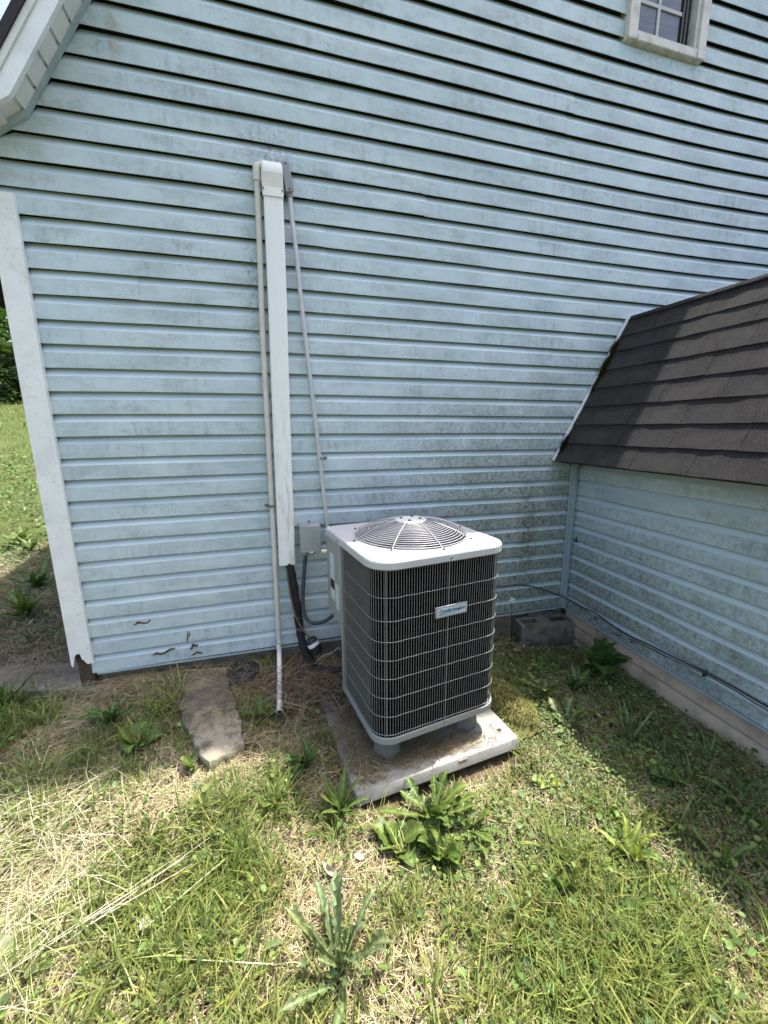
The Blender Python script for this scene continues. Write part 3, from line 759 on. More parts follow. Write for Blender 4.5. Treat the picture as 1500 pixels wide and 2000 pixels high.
ins = empty('refrigerant_line', (1.05, -.06, -.1), 0, 'thick black foam wrapped refrigerant pipe dropping out of the white cover', 'pipe')
io = (1.05, -.06, -.1)
MB().tube(rel(curve_pts([(1.008, -.035, .57), (1.014, -.045, .50), (1.028, -.05, .40), (1.043, -.055, .24), (1.052, -.065, .11), (1.066, -.095, .025), (1.10, -.12, -.045), (1.128, -.135, -.075)], 5), io), [.023 + .0025 * math.sin(i * 1.9) for i in range(36)], 12).build('foam_sleeve', M['foam'], ins)
MB().tube(rel(curve_pts([(1.12, -.13, -.068), (1.16, -.15, -.092), (1.21, -.17, -.10), (1.30, -.21, -.08)], 5), io), .0125, 10).build('sleeve_end', M['black_plastic'], ins)
for zt, xt, yt in ((.205, 1.0455, -.0575), (.135, 1.051, -.063), (.128, 1.0515, -.064)):
    cpts = [(xt + .0275 * math.cos(a), yt + .0275 * math.sin(a), zt + .006 * math.sin(a * 2)) for a in np.linspace(0, 2 * math.pi, 14)[:-1]]
    MB().tube(rel(cpts, io), .0011, 4, closed=True).build('tie_wire', M['wire'], ins)
liq = MB().tube(rel(curve_pts([(.996, -.05, .54), (1.0, -.06, .44), (1.018, -.08, .28), (1.045, -.09, .18), (1.075, -.11, .125), (1.098, -.125, .095)], 6), io), .0048, 8)
liq.build('liquid_line', M['copper'], ins)
dry = MB(); a = Vector((1.098, -.125, .098)); bb = Vector((1.145, -.150, .004)); dd = bb - a
fd = empty('filter_drier', tuple(a), 0, 'black cylinder with white label band beside the black pipe', 'filter')
def along(pts): return [dd * t for t in pts]
MB().tube(along([0, .04, .10, .16, .84, .90, .97, 1.0]), [.008, .020, .030, .0335, .0335, .030, .018, .008], 20).build('canister', M['black_plastic'], fd)
MB().tube(along([.30, .50]), .0338, 20, caps=False).build('label_band', M['paper'], fd)
bt = MB()
for i in range(5): bt.tube([dd * (.40) + Vector((.0, 0, 0)) for _ in range(1)] + [dd * .41], .0001, 3)
bt.bm.free()
MB().tube(rel(curve_pts([tuple(bb), (1.17, -.165, -.035), (1.21, -.175, -.065), (1.30, -.21, -.05)], 5), a), .0048, 8).build('outlet_tube', M['copper'], fd)
gw = MB().tube(curve_pts([(1.118, -.17, -.042), (1.14, -.20, .0), (1.17, -.22, .035), (1.20, -.24, .048), (1.22, -.26, .075), (1.238, -.28, .10), (1.246, -.29, .085)], 6), .0026, 6)
tag(gw.build('control_wire', M['wire']), 'thin grey wire looping from the air conditioner to the black pipe', 'wire')

# ------------------------------------------------------------------ AIR CONDITIONER
ACC = (1.567, -.486, -.06); AYAW = R(9)
ac = empty('air_conditioner', ACC, AYAW, 'grey outdoor air conditioner unit with domed fan grille standing on a concrete pad', 'air conditioner')
H = 0.318; HT = 0.817
def rsq(h, r, n=8, bl=None, chamf=0.0):
    """rounded square outline ccw from right; bl = radius at the back-left corner, chamf = cut there"""
    pts = []
    for (sx, sy, a0) in ((1, 1, 0), (-1, 1, 90), (-1, -1, 180), (1, -1, 270)):
        rr = r
        if (sx, sy) == (-1, 1):
            if chamf > 0:
                pts += [(-h + chamf, h), (-h, h - chamf)]; continue
            if bl is not None: rr = bl
        for i in range(n + 1):
            a = R(a0 + 90 * i / n); pts.append((sx * (h - rr) + rr * math.cos(a), sy * (h - rr) + rr * math.sin(a)))
    return pts
def loft(rings, name, mat, parent, cap0=True, cap1=True, ang=40):
    b = MB(); V = []; m = len(rings[0][0])
    for pts, z in rings: V += [(x, y, z) for x, y in pts]
    F = [(r * m + i, r * m + (i + 1) % m, (r + 1) * m + (i + 1) % m, (r + 1) * m + i) for r in range(len(rings) - 1) for i in range(m)]
    if cap0: F.append(tuple(range(m - 1, -1, -1)))
    if cap1: F.append(tuple(range((len(rings) - 1) * m, len(rings) * m)))
    b.faces(V, F); return b.build(name, mat, parent, ang=ang)
loft([(rsq(H - .010, .085, chamf=.19), 0), (rsq(H - .001, .088, chamf=.19), .002), (rsq(H, .09, chamf=.19), .006), (rsq(H, .09, chamf=.19), .031), (rsq(H - .006, .085, chamf=.19), .0325), (rsq(H - .012, .08, chamf=.19), .018)], 'base_pan', M['ac_body'], ac, True, True)
loft([(rsq(H - .017, .078, chamf=.19), .020), (rsq(H - .017, .078, chamf=.19), .7815)], 'condenser_coil', M['coil'], ac, True, False)
# wire guard around the coil
def outline(h, r, step):
    """points from the left side (behind the channel) round the front to the right and back"""
    P = rsq(h, r, 10); P = P[22:] + P[:12]          # front-left arc, front-right arc, back-right arc
    P = [(-h, 0.115)] + P + [(-0.10, h)]
    L = [0.0]
    for a, c in zip(P, P[1:]): L.append(L[-1] + math.hypot(c[0] - a[0], c[1] - a[1]))
    out = []; s = 0.0
    while s <= L[-1]:
        i = max(j for j in range(len(L)) if L[j] <= s); i = min(i, len(P) - 2)
        t = (s - L[i]) / (L[i + 1] - L[i]); out.append((P[i][0] + (P[i + 1][0] - P[i][0]) * t, P[i][1] + (P[i + 1][1] - P[i][1]) * t)); s += step
    return out
g = MB(); gh = H - .006
for x, y in outline(gh, .086, .0118):
    g.tube([(x, y, .034), (x, y, .795)], .00105, 5, caps=False)
gp = outline(gh + .0022, .088, .012)
for z in (.775, .662, .563, .473, .391, .308, .220, .133, .046):
    g.tube([(x, y, z + .0006 * math.sin(i * .9)) for i, (x, y) in enumerate(gp)], .00135, 5, caps=False)
g.build('wire_guard', M['ac_wire'], ac)
for x, y in ((.010, -H - .001), (-.268, -.300), (H + .001, .03)):
    MB().tube([(x, y, .012), (x, y, .80)], .0014, 6).build('guard_rod', M['ac_wire'], ac)
# top cover with the fan opening
RO = .262; A0 = 96
def ring_at(pts_fn, n=A0):
    out = []
    for k in range(n):
        a = 2 * math.pi * k / n; out.append(pts_fn(a))
    return out
def polar(pts, n=A0):
    """resample closed outline at equal polar angles"""
    out = []
    m = len(pts)
    for k in range(n):
        a = 2 * math.pi * (k + .5) / n; dx, dy = math.cos(a), math.sin(a); best = None
        for i in range(m):
            x0, y0 = pts[i]; x1, y1 = pts[(i + 1) % m]; ex, ey = x1 - x0, y1 - y0
            den = dx * ey - dy * ex
            if abs(den) < 1e-9: continue
            t = (x0 * ey - y0 * ex) / den; u = (x0 * dy - y0 * dx) / den
            if t > 0 and -1e-6 <= u <= 1 + 1e-6: best = t if best is None else max(best, t)
        out.append((dx * best, dy * best))
    return out
def circ(r): return [(r * math.cos(2 * math.pi * (k + .5) / A0), r * math.sin(2 * math.pi * (k + .5) / A0)) for k in range(A0)]
TC = H + .010
def tcout(h): return polar(rsq(h, .105, 10, bl=.022))
loft([(tcout(TC - .004), .782), (tcout(TC), .782), (tcout(TC), .808), (tcout(TC - .0025), .8145), (tcout(TC - .010), .817), (circ(RO + .018), .8172), (circ(RO + .008), .8195), (circ(RO), .817), (circ(RO - .004), .80), (circ(RO - .004), .735), (circ(RO - .006), .735), (circ(RO - .006), .70)], 'top_cover', M['ac_top'], ac, False, False, 11)
MB().lathe([(RO - .0055, .70), (RO - .0055, .10)], (0, 0, 0), 48, False, False).build('fan_shroud', M['ink'], ac)
# fan and motor
hubz = .655
fanp = MB()
for kk in range(4):
    a0 = kk * math.pi / 2 + .5; V = []; F = []
    for i in range(6):
        r = .055 + (.235 - .055) * i / 5; half = .28 + .30 * math.sin(math.pi * (i / 5) * .7)
        for j in range(5):
            t = (j / 4 - .5) * 2; a = a0 + t * half * (1 + .15 * i / 5); V.append((r * math.cos(a), r * math.sin(a), hubz + t * .038 + .01 * (1 - t * t)))
    for i in range(5):
        for j in range(4): F.append((i * 5 + j, i * 5 + j + 1, (i + 1) * 5 + j + 1, (i + 1) * 5 + j))
    bl = MB().faces(V, F).build('fan_blade', M['fan'], ac)
mot = MB().lathe([(.02, .690), (.066, .694), (.072, .705), (.072, .80), (.060, .812), (.02, .815)], (0, 0, 0), 28).build('fan_motor', M['motor'], ac)
MB().lathe([(.0728, .718), (.0728, .775)], (0, 0, 0), 28, False, False).build('motor_label', M['paper'], mot)
# domed fan grille: each ring is thin wire, welded to radial rods
def domez(r): return .890 - .064 * (r / .262) ** 2.1
fg = empty('fan_grille', (0, 0, 0)); fg.parent = ac
rr = np.concatenate([np.linspace(.078, .262, 16)])
for r in rr:
    MB().tube([(r * math.cos(a), r * math.sin(a), domez(r)) for a in np.linspace(0, 2 * math.pi, 73)[:-1]], .0016, 6, closed=True).build('ring_wire', M['ac_grille'], fg)
MB().tube([(.262 * math.cos(a), .262 * math.sin(a), domez(.262) - .008) for a in np.linspace(0, 2 * math.pi, 73)[:-1]], .0024, 6, closed=True).build('ring_wire', M['ac_grille'], fg)
for k in range(8):
    a = 2 * math.pi * k / 8 + R(1)
    ps = [(r * math.cos(a), r * math.sin(a), domez(r) + .004) for r in np.linspace(.06, .264, 10)] + [(.267 * math.cos(a), .267 * math.sin(a), .825), (.272 * math.cos(a), .272 * math.sin(a), .820), (.288 * math.cos(a), .288 * math.sin(a), .8195)]
    rod = MB().tube(ps, .0020, 6).build('grille_rod', M['ac_grille'], fg)
    MB().lathe([(.0055, 0), (.0055, .003), (.003, .0045)], (.286 * math.cos(a), .286 * math.sin(a), .8205), 8).build('screw', M['screw_dark'], fg)
M['hub'] = simple('pale_hub_plate', (0.68, 0.67, 0.67), 0.4, 0, 0.2, 30)
hub = MB().lathe([(.01, domez(.03) - .002), (.074, domez(.078) - .001), (.0755, domez(.078) + .003), (.070, domez(.078) + .006), (.01, domez(.03) + .007)], (0, 0, 0), 32).build('hub_plate', M['hub'], fg)
for k in range(4):
    a = R(45 + 90 * k) + .2
    MB().lathe([(.007, 0), (.007, .005), (.003, .006)], (.045 * math.cos(a), .045 * math.sin(a), domez(.045) + .0045), 8).build('bolt', M['screw_dark'], hub)
# electrical panel box at the back left, and the corner channel
pan = MB().box((-H - .004, .118, .36), (-.15, H + .002, .7815), .003)
pan = pan.build('control_panel', M['ac_body'], ac)
MB().box((-H - .002, .098, .012), (-H + .022, .1165, .7815), .002).build('corner_channel', M['ac_body'], ac)
def sticker(y0, y1, z0, z1, mat, xo, name='printed_label'):
    return MB().faces([(-H - xo, y0, z0), (-H - xo, y1, z0), (-H - xo, y1, z1), (-H - xo, y0, z1)], [(0, 1, 2, 3)]).build(name, mat, pan, False)
sticker(.186, .262, .458, .702, M['print'], .0048); sticker(.192, .258, .515, .565, M['ink'], .0054, 'label_bar')
sticker(.124, .178, .432, .562, M['print'], .0048)
for y, z in ((.135, .382), (.22, .378)):
    MB().lathe([(.004, 0), (.004, .002)], (-H - .0042, y, z), 8, M4=Matrix.Rotation(R(-90), 4, 'Y')).build('screw', M['screw_dark'], pan)
for x, y, z, rot in ((-H - .0105, .10, .795, 0), (-H - .0105, .12, .795, 0), (-.245, -.318, .797, 1), (.012, -TC - .0005, .797, 2), (TC + .0005, -.05, .797, 3), (-.262, -.300, .018, 1), (.012, -H - .001, .018, 2), (-.10, -H - .001, .020, 2)):
    axm = {0: Matrix.Rotation(R(-90), 4, 'Y'), 1: Matrix.Rotation(R(-50), 4, 'Z') @ Matrix.Rotation(R(90), 4, 'X'), 2: Matrix.Rotation(R(90), 4, 'X'), 3: Matrix.Rotation(R(90), 4, 'Y')}[rot]
    MB().lathe([(.0058, -.002), (.0058, .0025), (.003, .004)], (x, y, z), 10, M4=axm).build('screw', M['screw'], ac)
# badge
bz0, bz1, bx0, bx1 = .539, .589, -.054, .102
by = -H - .0045
bd = MB().box((bx0, by - .004, bz0), (bx1, by + .002, bz1), .002).build('badge', M['badge_rim'], ac)
MB().box((bx0 + .0040, by - .0044, bz0 + .0045), (bx1 - .0040, by - .0035, bz1 - .0045)).build('badge_line', M['badge_line'], bd, False)
MB().box((bx0 + .0052, by - .0048, bz0 + .0057), (bx1 - .0052, by - .0040, bz1 - .0057)).build('badge_face', M['badge'], bd, False)
fc = bpy.data.curves.new('lettering', 'FONT'); fc.body = 'Comfortmaker'; fc.size = .0215; fc.shear = .22; fc.align_x = 'CENTER'; fc.align_y = 'CENTER'
fc.extrude = .0003; fc.offset = .0007; fc.space_character = .98
fo = bpy.data.objects.new('lettering', fc); COL.objects.link(fo); fo.parent = bd
fo.location = ((bx0 + bx1) / 2 + .001, by - .0052, (bz0 + bz1) / 2 + .003); fo.rotation_euler = (R(90), 0, 0); fc.materials.append(M['badge_blue'])
bpy.context.view_layer.update()
_me = bpy.data.meshes.new_from_object(fo.evaluated_get(bpy.context.evaluated_depsgraph_get()))
fl_, fr_ = fo.location.copy(), fo.rotation_euler.copy(); bpy.data.objects.remove(fo)
fo = link('lettering', _me, bd, fl_); fo.rotation_euler = fr_
MB().faces([(bx0 + .013, by - .0052, bz0 + .0155), (bx0 + .080, by - .0052, bz0 + .0165), (bx0 + .118, by - .0052, bz0 + .0185), (bx0 + .118, by - .0052, bz0 + .0178), (bx0 + .080, by - .0052, bz0 + .0145), (bx0 + .013, by - .0052, bz0 + .012)], [(0, 1, 2, 3, 4, 5)]).build('underline', M['badge_blue'], bd, False)
# feet
fm = MB(); prof = [(.068, -.135), (.064, -.12), (.056, -.02), (.054, -.001)]
bmf = fm.lathe(prof, (0, 0, 0), 12)
foot0 = bmf.build('foot', M['foot'], ac, ang=20); foot0.location = (-.212, -.185, 0)
for x, y in ((.21, -.19), (.21, .2), (-.12, .2)):
    f2 = foot0.copy(); COL.objects.link(f2); f2.parent = ac; f2.location = (x, y, 0)

# ------------------------------------------------------------------ PAD, STONES, BLOCKS
pad = empty('equipment_pad', (1.560, -.470, -.247), R(6.5), 'square grey concrete pad under the air conditioner', 'concrete pad')
pb = bmesh.new(); 
def padbuild():
    b = MB(); hx, hy, T = .412, .395, .052
    def outl(i): return rsq_rect(hx - i, hy - i, .012)
    def rsq_rect(a, c, r):
        out = []
        for (sx, sy, a0) in ((1, 1, 0), (-1, 1, 90), (-1, -1, 180), (1, -1, 270)):
            for q in range(4):
                t = R(a0 + 30 * q); out.append((sx * (a - r) + r * math.cos(t), sy * (c - r) + r * math.sin(t)))
        return out
    rings = [(outl(.0), 0), (outl(-.002), .004), (outl(.003), T - .008), (outl(.006), T - .002), (outl(.012), T)]
    V = []; m = 16
    for pts, z in rings: V += [(x, y, z) for x, y in pts]
    F = [(r * m + i, r * m + (i + 1) % m, (r + 1) * m + (i + 1) % m, (r + 1) * m + i) for r in range(4) for i in range(m)] + [tuple(range(m - 1, -1, -1)), tuple(range(4 * m, 5 * m))]
    b.faces(V, F); b.build('pad_slab', M['pad'], pad, ang=30)
    r2 = np.random.default_rng(1)
    for x, y in ((.352, -.315), (-.305, -.310)):
        n = 10; pts = [(x + .016 * math.cos(2 * math.pi * i / n) * r2.uniform(.7, 1.1), y + .012 * math.sin(2 * math.pi * i / n) * r2.uniform(.7, 1.1), T + .0006) for i in range(n)]
        MB().faces(pts, [tuple(range(n))]).build('lifting_hole', M['ink'], pad, False)
    MB().box((.07, -hy - .0025, .030), (.115, -hy + .004, .0475), .001).build('edge_chip', M['kerb'], pad, False)
padbuild(); pb.free()
sl = [(0.426, .097), (.630, .012), (.671, -.202), (.732, -.420), (.753, -.572), (.711, -.603), (.619, -.641), (.582, -.596), (.538, -.492), (.519, -.454), (.465, -.362), (.436, -.248), (.423, -.063)]
sl = [(.985 * x + .0142, min(.985 * y - .033, .03)) for x, y in sl]
def flagstone():
    b = bmesh.new(); lo = []; hi = []
    # subdivide the outline for a rough rim
    pts = []; r2 = np.random.default_rng(6)
    for i in range(len(sl)):
        a, c = sl[i], sl[(i + 1) % len(sl)]
        for t in (0, .33, .66): pts.append((a[0] + (c[0] - a[0]) * t + r2.uniform(-.005, .005), a[1] + (c[1] - a[1]) * t + r2.uniform(-.005, .005)))
    cx = sum(p[0] for p in pts) / len(pts); cy = sum(p[1] for p in pts) / len(pts)
    def ztop(y): return -.068 + .055 * min(0, y + .05)
    rings = []
    for f, dz in ((1.0, -.05), (1.02, -.012), (1.0, -.003), (.94, .0), (.6, .003), (.3, .002)):
        rings.append([b.verts.new((cx + (x - cx) * f, cy + (y - cy) * f, ztop(cy + (y - cy) * f) + dz + r2.uniform(-.0016, .0016))) for x, y in pts])
    m = len(pts)
    for A, B in zip(rings, rings[1:]):
        for i in range(m): b.faces.new((A[i], A[(i + 1) % m], B[(i + 1) % m], B[i]))
    b.faces.new(rings[-1])
    bmesh.ops.recalc_face_normals(b, faces=b.faces[:])
    me = bpy.data.meshes.new('flagstone'); b.to_mesh(me); b.free(); me.materials.append(M['flag']); smooth_by_angle(me, 45)
    tag(link('flagstone', me), 'flat brown-grey flagstone sloping away from the wall base', 'stone')
flagstone()
def rough_block(name, c, size, rz, mat, label, cat, seed, amp=.004, tilt=(0, 0), group=None):
    b = bmesh.new(); bmesh.ops.create_cube(b, size=1.0); bmesh.ops.subdivide_edges(b, edges=b.edges[:], cuts=4, use_grid_fill=True)
    r2 = np.random.default_rng(seed)
    for v in b.verts:
        q = Vector((v.co.x, v.co.y, v.co.z)); rd = sum(max(0, abs(t) - .42) for t in q) * .25
        v.co = Vector([q[i] * size[i] * (1 - rd * .35) + r2.uniform(-amp, amp) for i in range(3)])
    me = bpy.data.meshes.new(name); bmesh.ops.recalc_face_normals(b, faces=b.faces[:]); b.to_mesh(me); b.free(); me.materials.append(mat); smooth_by_angle(me, 50)
    o = link(name, me); o.location = c; o.rotation_euler = (tilt[0], tilt[1], rz)
    return tag(o, label, cat, group)
rough_block('kerb_stone', (-.60, .245, -.158), (1.42, .26, .15), R(-11.5), M['kerb'], 'long grey concrete footing strip running out from the house corner', 'concrete kerb', 2, .006)
rough_block('sandstone_piece', (.215, -.005, -.085), (.10, .06, .04), R(20), M['sandstone'], 'small tan stone lying under the left end of the siding', 'stone', 9, .006)
# hollow block by the inner corner
def hollow_block():
    root = empty('concrete_block', (2.70, -.045, -.245), R(-7), 'mossy hollow concrete block in the inner corner of the two walls', 'concrete block')
    L, D, Hh = .385, .155, .195; b = bmesh.new()
    hx, hy = L / 2, D / 2
    b2 = MB()
    holes = [(-.105, 0, .050, .030), (.105, 0, .050, .030)]
    # walls as boxes round two cores
    b2.box((-hx, -hy, 0), (hx, -.032, Hh), .010, None, 2).box((-hx, .032, 0), (hx, hy, Hh - .001), .006)
    b2.box((-hx + .0015, -.0325, .001), (-.158, .0325, Hh - .002), .003).box((-.052, -.0325, .001), (.052, .0325, Hh - .0015), .003).box((.158, -.0325, .001), (hx - .0015, .0325, Hh - .002), .003)
    o = b2.build('block_shell', M['block'], root)
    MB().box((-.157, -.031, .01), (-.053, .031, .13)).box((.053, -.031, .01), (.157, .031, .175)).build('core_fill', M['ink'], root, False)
hollow_block()
rough_block('paving_slab', (2.735, .005 + .05, -.045), (.20, .10, .045), R(-12), M['block'], 'thin mossy slab lying behind the hollow block', 'stone', 21, .004, (0, R(4)))
rough_block('footing_stone', (2.78, -.10, -.265), (.25, .13, .09), R(-6), M['block'], 'rough stone half buried below the hollow block', 'stone', 23, .008)
# black drain lid
lidr = empty('drain_cover', (.726, -.080, -.090), 0, 'round black plastic drain lid half covered in dead grass', 'drain lid')
MB().lathe([(.092, 0), (.092, .022), (.086, .028), (.080, .026), (.01, .026)], (0, 0, 0), 28).build('lid_disc', M['black_plastic'], lidr)
b = MB()
for i in range(-3, 4): b.box((-.055, i * .02 - .004, .0262), (.055, i * .02 + .004, .0285), .0008)
b.build('lid_ribs', M['black_plastic'], lidr)

# ------------------------------------------------------------------ CABLE ALONG THE WING
cab = empty('cable', (2.88, -.5, .09), 0, 'black cable strung along the foot of both blue walls', 'cable')
ko = (2.88, -.5, .09)
r2 = np.random.default_rng(12)
cpts = [(1.9, -.012, .20), (2.15, -.012, .208), (2.354, -.012, .210), (2.502, -.012, .207), (2.62, -.014, .185), (2.72, -.016, .148), (2.80, -.02, .113), (2.855, -.048, .092), (2.885, -.105, .080), (2.889, -.2, .078), (2.890, -.29, .086), (2.89, -.453, .069), (2.889, -.56, .066), (2.888, -.66, .078), (2.888, -.865, .091), (2.888, -1.0, .104), (2.889, -1.12, .107), (2.889, -1.24, .104), (2.889, -1.6, .10), (2.889, -2.4, .11), (2.889, -4.1, .10)]
MB().tube(rel(curve_pts(cpts, 6), ko), .0042, 8).build('sheath', M['cable'], cab)
cpts2 = [(x - .004, y, z - .013 - .004 * math.sin(y * 8)) for x, y, z in cpts if -4 < y < -.50]
MB().tube(rel(curve_pts(cpts2, 5), ko), .0028, 6).build('thin_strand', M['cable'], cab)
for y, z in ((-.985, .100), (-2.1, .108)):
    MB().box((2.876 - ko[0], y - .006 - ko[1], z - .020 - ko[2]), (2.900 - ko[0], y + .006 - ko[1], z + .010 - ko[2]), .003).build('cable_clip', M['clip_dark'], cab)
hk = MB().lathe([(.006, 0), (.010, .006), (.008, .014)], (2.898, -.075, .502), 8, M4=Matrix.Rotation(R(-90), 4, 'Y')).box((2.886, -.078, .496), (2.896, -.070, .530), .003)
tag(hk.build('wall_hook', M['clip_dark']), 'tiny dark hook on the wing siding next to the inner corner', 'hook')

# ------------------------------------------------------------------ VEGETATION (masses)
def field(blobs, x, y):
    f = np.zeros_like(x)
    for bx, by, br, a in blobs: f = np.maximum(f, a * np.exp(-((x - bx) ** 2 + (y - by) ** 2) / br ** 2))
    return f
STRAW = [(.07, -.84, .22, 1), (-.07, -.64, .16, .8), (.20, -1.02, .16, .8), (.08, -1.12, .18, .7), (-.4, -1.0, .35, .7)]
THATCH = [(1.27, -1.45, .20, 1.1), (0, -.2, .2, 1), (.22, -.15, .18, 1), (.30, -.36, .16, .9), (.05, -.42, .14, .6), (.72, -.76, .15, 1), (.86, -.95, .15, 1), (1.02, -1.12, .16, 1), (1.18, -1.30, .14, .9), (.35, -.62, .12, .6), (2.05, -1.10, .12, .6), (1.95, -1.38, .12, .6), (.98, -1.12, .16, 1), (.93, -.53, .17, 1), (.68, -.72, .17, 1), (1.33, -1.46, .20, 1.1), (2.31, -1.02, .12, .8), (1.15, -.06, .22, 1), (.80, -.22, .2, 1), (.1, -.05, .16, .8), (2.22, -1.29, .16, .8), (1.72, -1.0, .18, .9), (1.05, -.8, .1, .6), (2.45, -.12, .2, .6), (1.0, -.3, .2, .9)]
BARE = [(1.27, -1.46, .17, 1.2), (.1, -.12, .16, .6), (.3, -.2, .12, .5), (.78, -.80, .10, .7), (1.0, -1.05, .08, .7), (.55, -.78, .07, .6), (1.29, -1.50, .08, 1), (.84, -.62, .12, .7), (2.34, -1.45, .08, .5), (1.07, -.07, .2, .9), (.80, -.25, .16, .8), (1.56, -.47, .45, 1.3), (2.4, -.08, .2, .6), (1.33, -1.46, .14, .8), (.98, -1.12, .1, .6)]
GREEN = [(-.36, -.22, .16, 1.1), (-.15, -.48, .10, .7), (.46, -.92, .16, .8), (.70, -1.0, .22, 1), (1.58, -1.47, .26, 1.1), (1.85, -1.54, .3, 1), (1.52, -1.31, .16, 1), (-.42, .02, .2, 1), (2.07, -1.6, .3, .9), (.68, -1.28, .25, .9), (1.09, -1.02, .10, .8), (.9, -.86, .12, .7), (-.1, -.5, .15, .8), (.3, -.7, .15, .5), (.35, -.12, .14, .7), (.85, -.36, .07, .8), (2.6, -1.9, .4, .6)]
CLOVER = [(2.30, -.69, .25, 1), (2.24, -1.0, .28, 1), (2.6, -1.06, .3, 1), (2.75, -.7, .22, 1), (1.77, -1.13, .2, .8), (2.43, -1.4, .25, .8), (2.6, -1.5, .3, .9), (1.5, -1.2, .15, .7), (2.5, -.3, .25, .8), (2.1, -1.25, .25, .7), (.95, -.75, .12, .4), (.6, -.35, .1, .3)]
SLAB = np.array(sl); SLABI = (SLAB - SLAB.mean(0)) * .90 + SLAB.mean(0)
_cr = np.random.default_rng(42)
_cw = [(_cr.uniform(-1, 1, 2) * q, _cr.uniform(0, 6.28)) for q in (18, 22, 30, 34, 44, 52, 60, 9, 12)]
def clump(x, y):
    f = np.zeros_like(x)
    for (a, b), p in _cw: f = f + np.sin(a * x + b * y + p)
    return f / 3.0
def in_poly(x, y, P):
    ins = np.zeros(x.shape, bool); n = len(P)
    for i in range(n):
        x0, y0 = P[i]; x1, y1 = P[(i + 1) % n]
        c = ((y0 > y) != (y1 > y)) & (x < (x1 - x0) * (y - y0) / (y1 - y0 + 1e-12) + x0); ins ^= c
    return ins
PC = math.cos(R(6.5)); PS = math.sin(R(6.5))
def blocked(x, y, m=0.0):
    u = (x - 1.56) * PC + (y + .47) * PS; v = -(x - 1.56) * PS + (y + .47) * PC
    b = (np.abs(u) < .40 + m) & (v < .385 + m) & (v > -.445 - m)
    b |= in_poly(x, y, SLABI)
    b |= (x > -.09) & (y > .04)
    b |= (x > 2.895)
    b |= (np.hypot(x - .726, y + .08) < .085)
    kx = (x + .60) * math.cos(R(11.5)) - (y - .245) * math.sin(R(11.5)); ky = (x + .60) * math.sin(R(11.5)) + (y - .245) * math.cos(R(11.5))
    b |= (np.abs(kx) < .70) & (np.abs(ky) < .10)
    b |= (x > 2.5) & (y > -.15) & (x < 2.9)
    return b
def scatter(n, dens, box, r=rng):
    X = []; Y = []; tot = 0
    while tot < n:
        x = r.uniform(box[0], box[1], n); y = r.uniform(box[2], box[3], n)
        p = dens(x, y); k = (r.uniform(0, 1, n) < p) & ~blocked(x, y)
        X.append(x[k]); Y.append(y[k]); tot += k.sum()
        if k.sum() < n * .002: break
    return np.concatenate(X)[:n], np.concatenate(Y)[:n]
def blades(name, x, y, h, wd, az, lean, curl, tint, mat, zoff=0.0, parent=None, tip=0.08, base=None):
    n = len(x); T = np.array([0, .34, .7, 1.0]); Wf = np.array([.8, 1.0, .75, tip]); z = gz(x, y) + zoff
    d = np.stack([np.cos(az), np.sin(az)], 1); tw = az + np.pi / 2 + rng.uniform(-.7, .7, n)
    s = np.stack([np.cos(tw), np.sin(tw), rng.uniform(-.25, .25, n)], 1)
    V = np.zeros((n, 4, 2, 3), np.float32); C = np.zeros((n, 4, 2, 3), np.float32)
    for i, t in enumerate(T):
        hor = h * (np.sin(lean) * t + curl * t * t); ver = h * (np.cos(lean) * t - curl * .55 * t * t)
        ver = np.maximum(ver, .002)
        c = np.stack([x + d[:, 0] * hor, y + d[:, 1] * hor, z + ver], 1)
        for j, sg in enumerate((-1, 1)):
            V[:, i, j] = c + s * (sg * .5 * wd * Wf[i])[:, None]
            C[:, i, j] = tint if base is None else tint * (t) + base * (1 - t)
    b = (np.arange(n) * 8)[:, None]
    F = np.concatenate([b + np.array([0, 1, 3, 2]), b + np.array([2, 3, 5, 4]), b + np.array([4, 5, 7, 6])])
    return np_mesh(name, V.reshape(-1, 3), F, mat, parent, C.reshape(-1, 3), smooth=True)
def colmix(n, cols, wts, jit=.2):
    k = rng.choice(len(cols), n, p=np.array(wts) / sum(wts)); c = np.array(cols)[k]
    return np.clip(c * rng.uniform(1 - jit, 1 + jit, (n, 1)) * rng.uniform(.94, 1.06, (n, 3)), 0, 1)
GB = (-1.6, 2.9, -2.75, .30)
G1 = [(.13, .21, .04), (.19, .27, .05), (.29, .34, .075), (.38, .37, .12), (.085, .145, .032)]
S1 = [(.52, .44, .28), (.42, .34, .21), (.28, .21, .13), (.60, .54, .39), (.38, .35, .17)]
# short turf everywhere
def d_turf(x, y): return np.clip(.24 + .40 * clump(x, y) - .30 * np.clip((x - 2.15) / .4, 0, 1) + .45 * field(GREEN, x, y) + .1 * np.sin(x * 8 + y * 5) - .45 * field(THATCH, x, y) - .5 * field(BARE, x, y) - .15 * field(STRAW, x, y) - .15 * field(CLOVER, x, y), .03, 1)
x, y = scatter(31000, d_turf, GB); n = len(x)
gh_ = field(GREEN, x, y)
h = rng.uniform(.025, .095, n) * (1 + .9 * gh_ * rng.uniform(0, 1, n))
tuf = rng.uniform(0, 6.28, n)
o = blades('grass', x, y, h, rng.uniform(.0026, .0058, n), tuf, rng.uniform(.1, 1.15, n), rng.uniform(.05, .6, n), np.clip(colmix(n, G1, [4, 5, 4, 2.2, 3]) * (1 - .22 * np.clip(clump(x * .7, y * .7), -.9, 1.2))[:, None], 0, 1), M['grass'], base=np.array([.22, .22, .09]))
tag(o, 'short green lawn grass over the whole yard', 'grass', None, 'stuff')
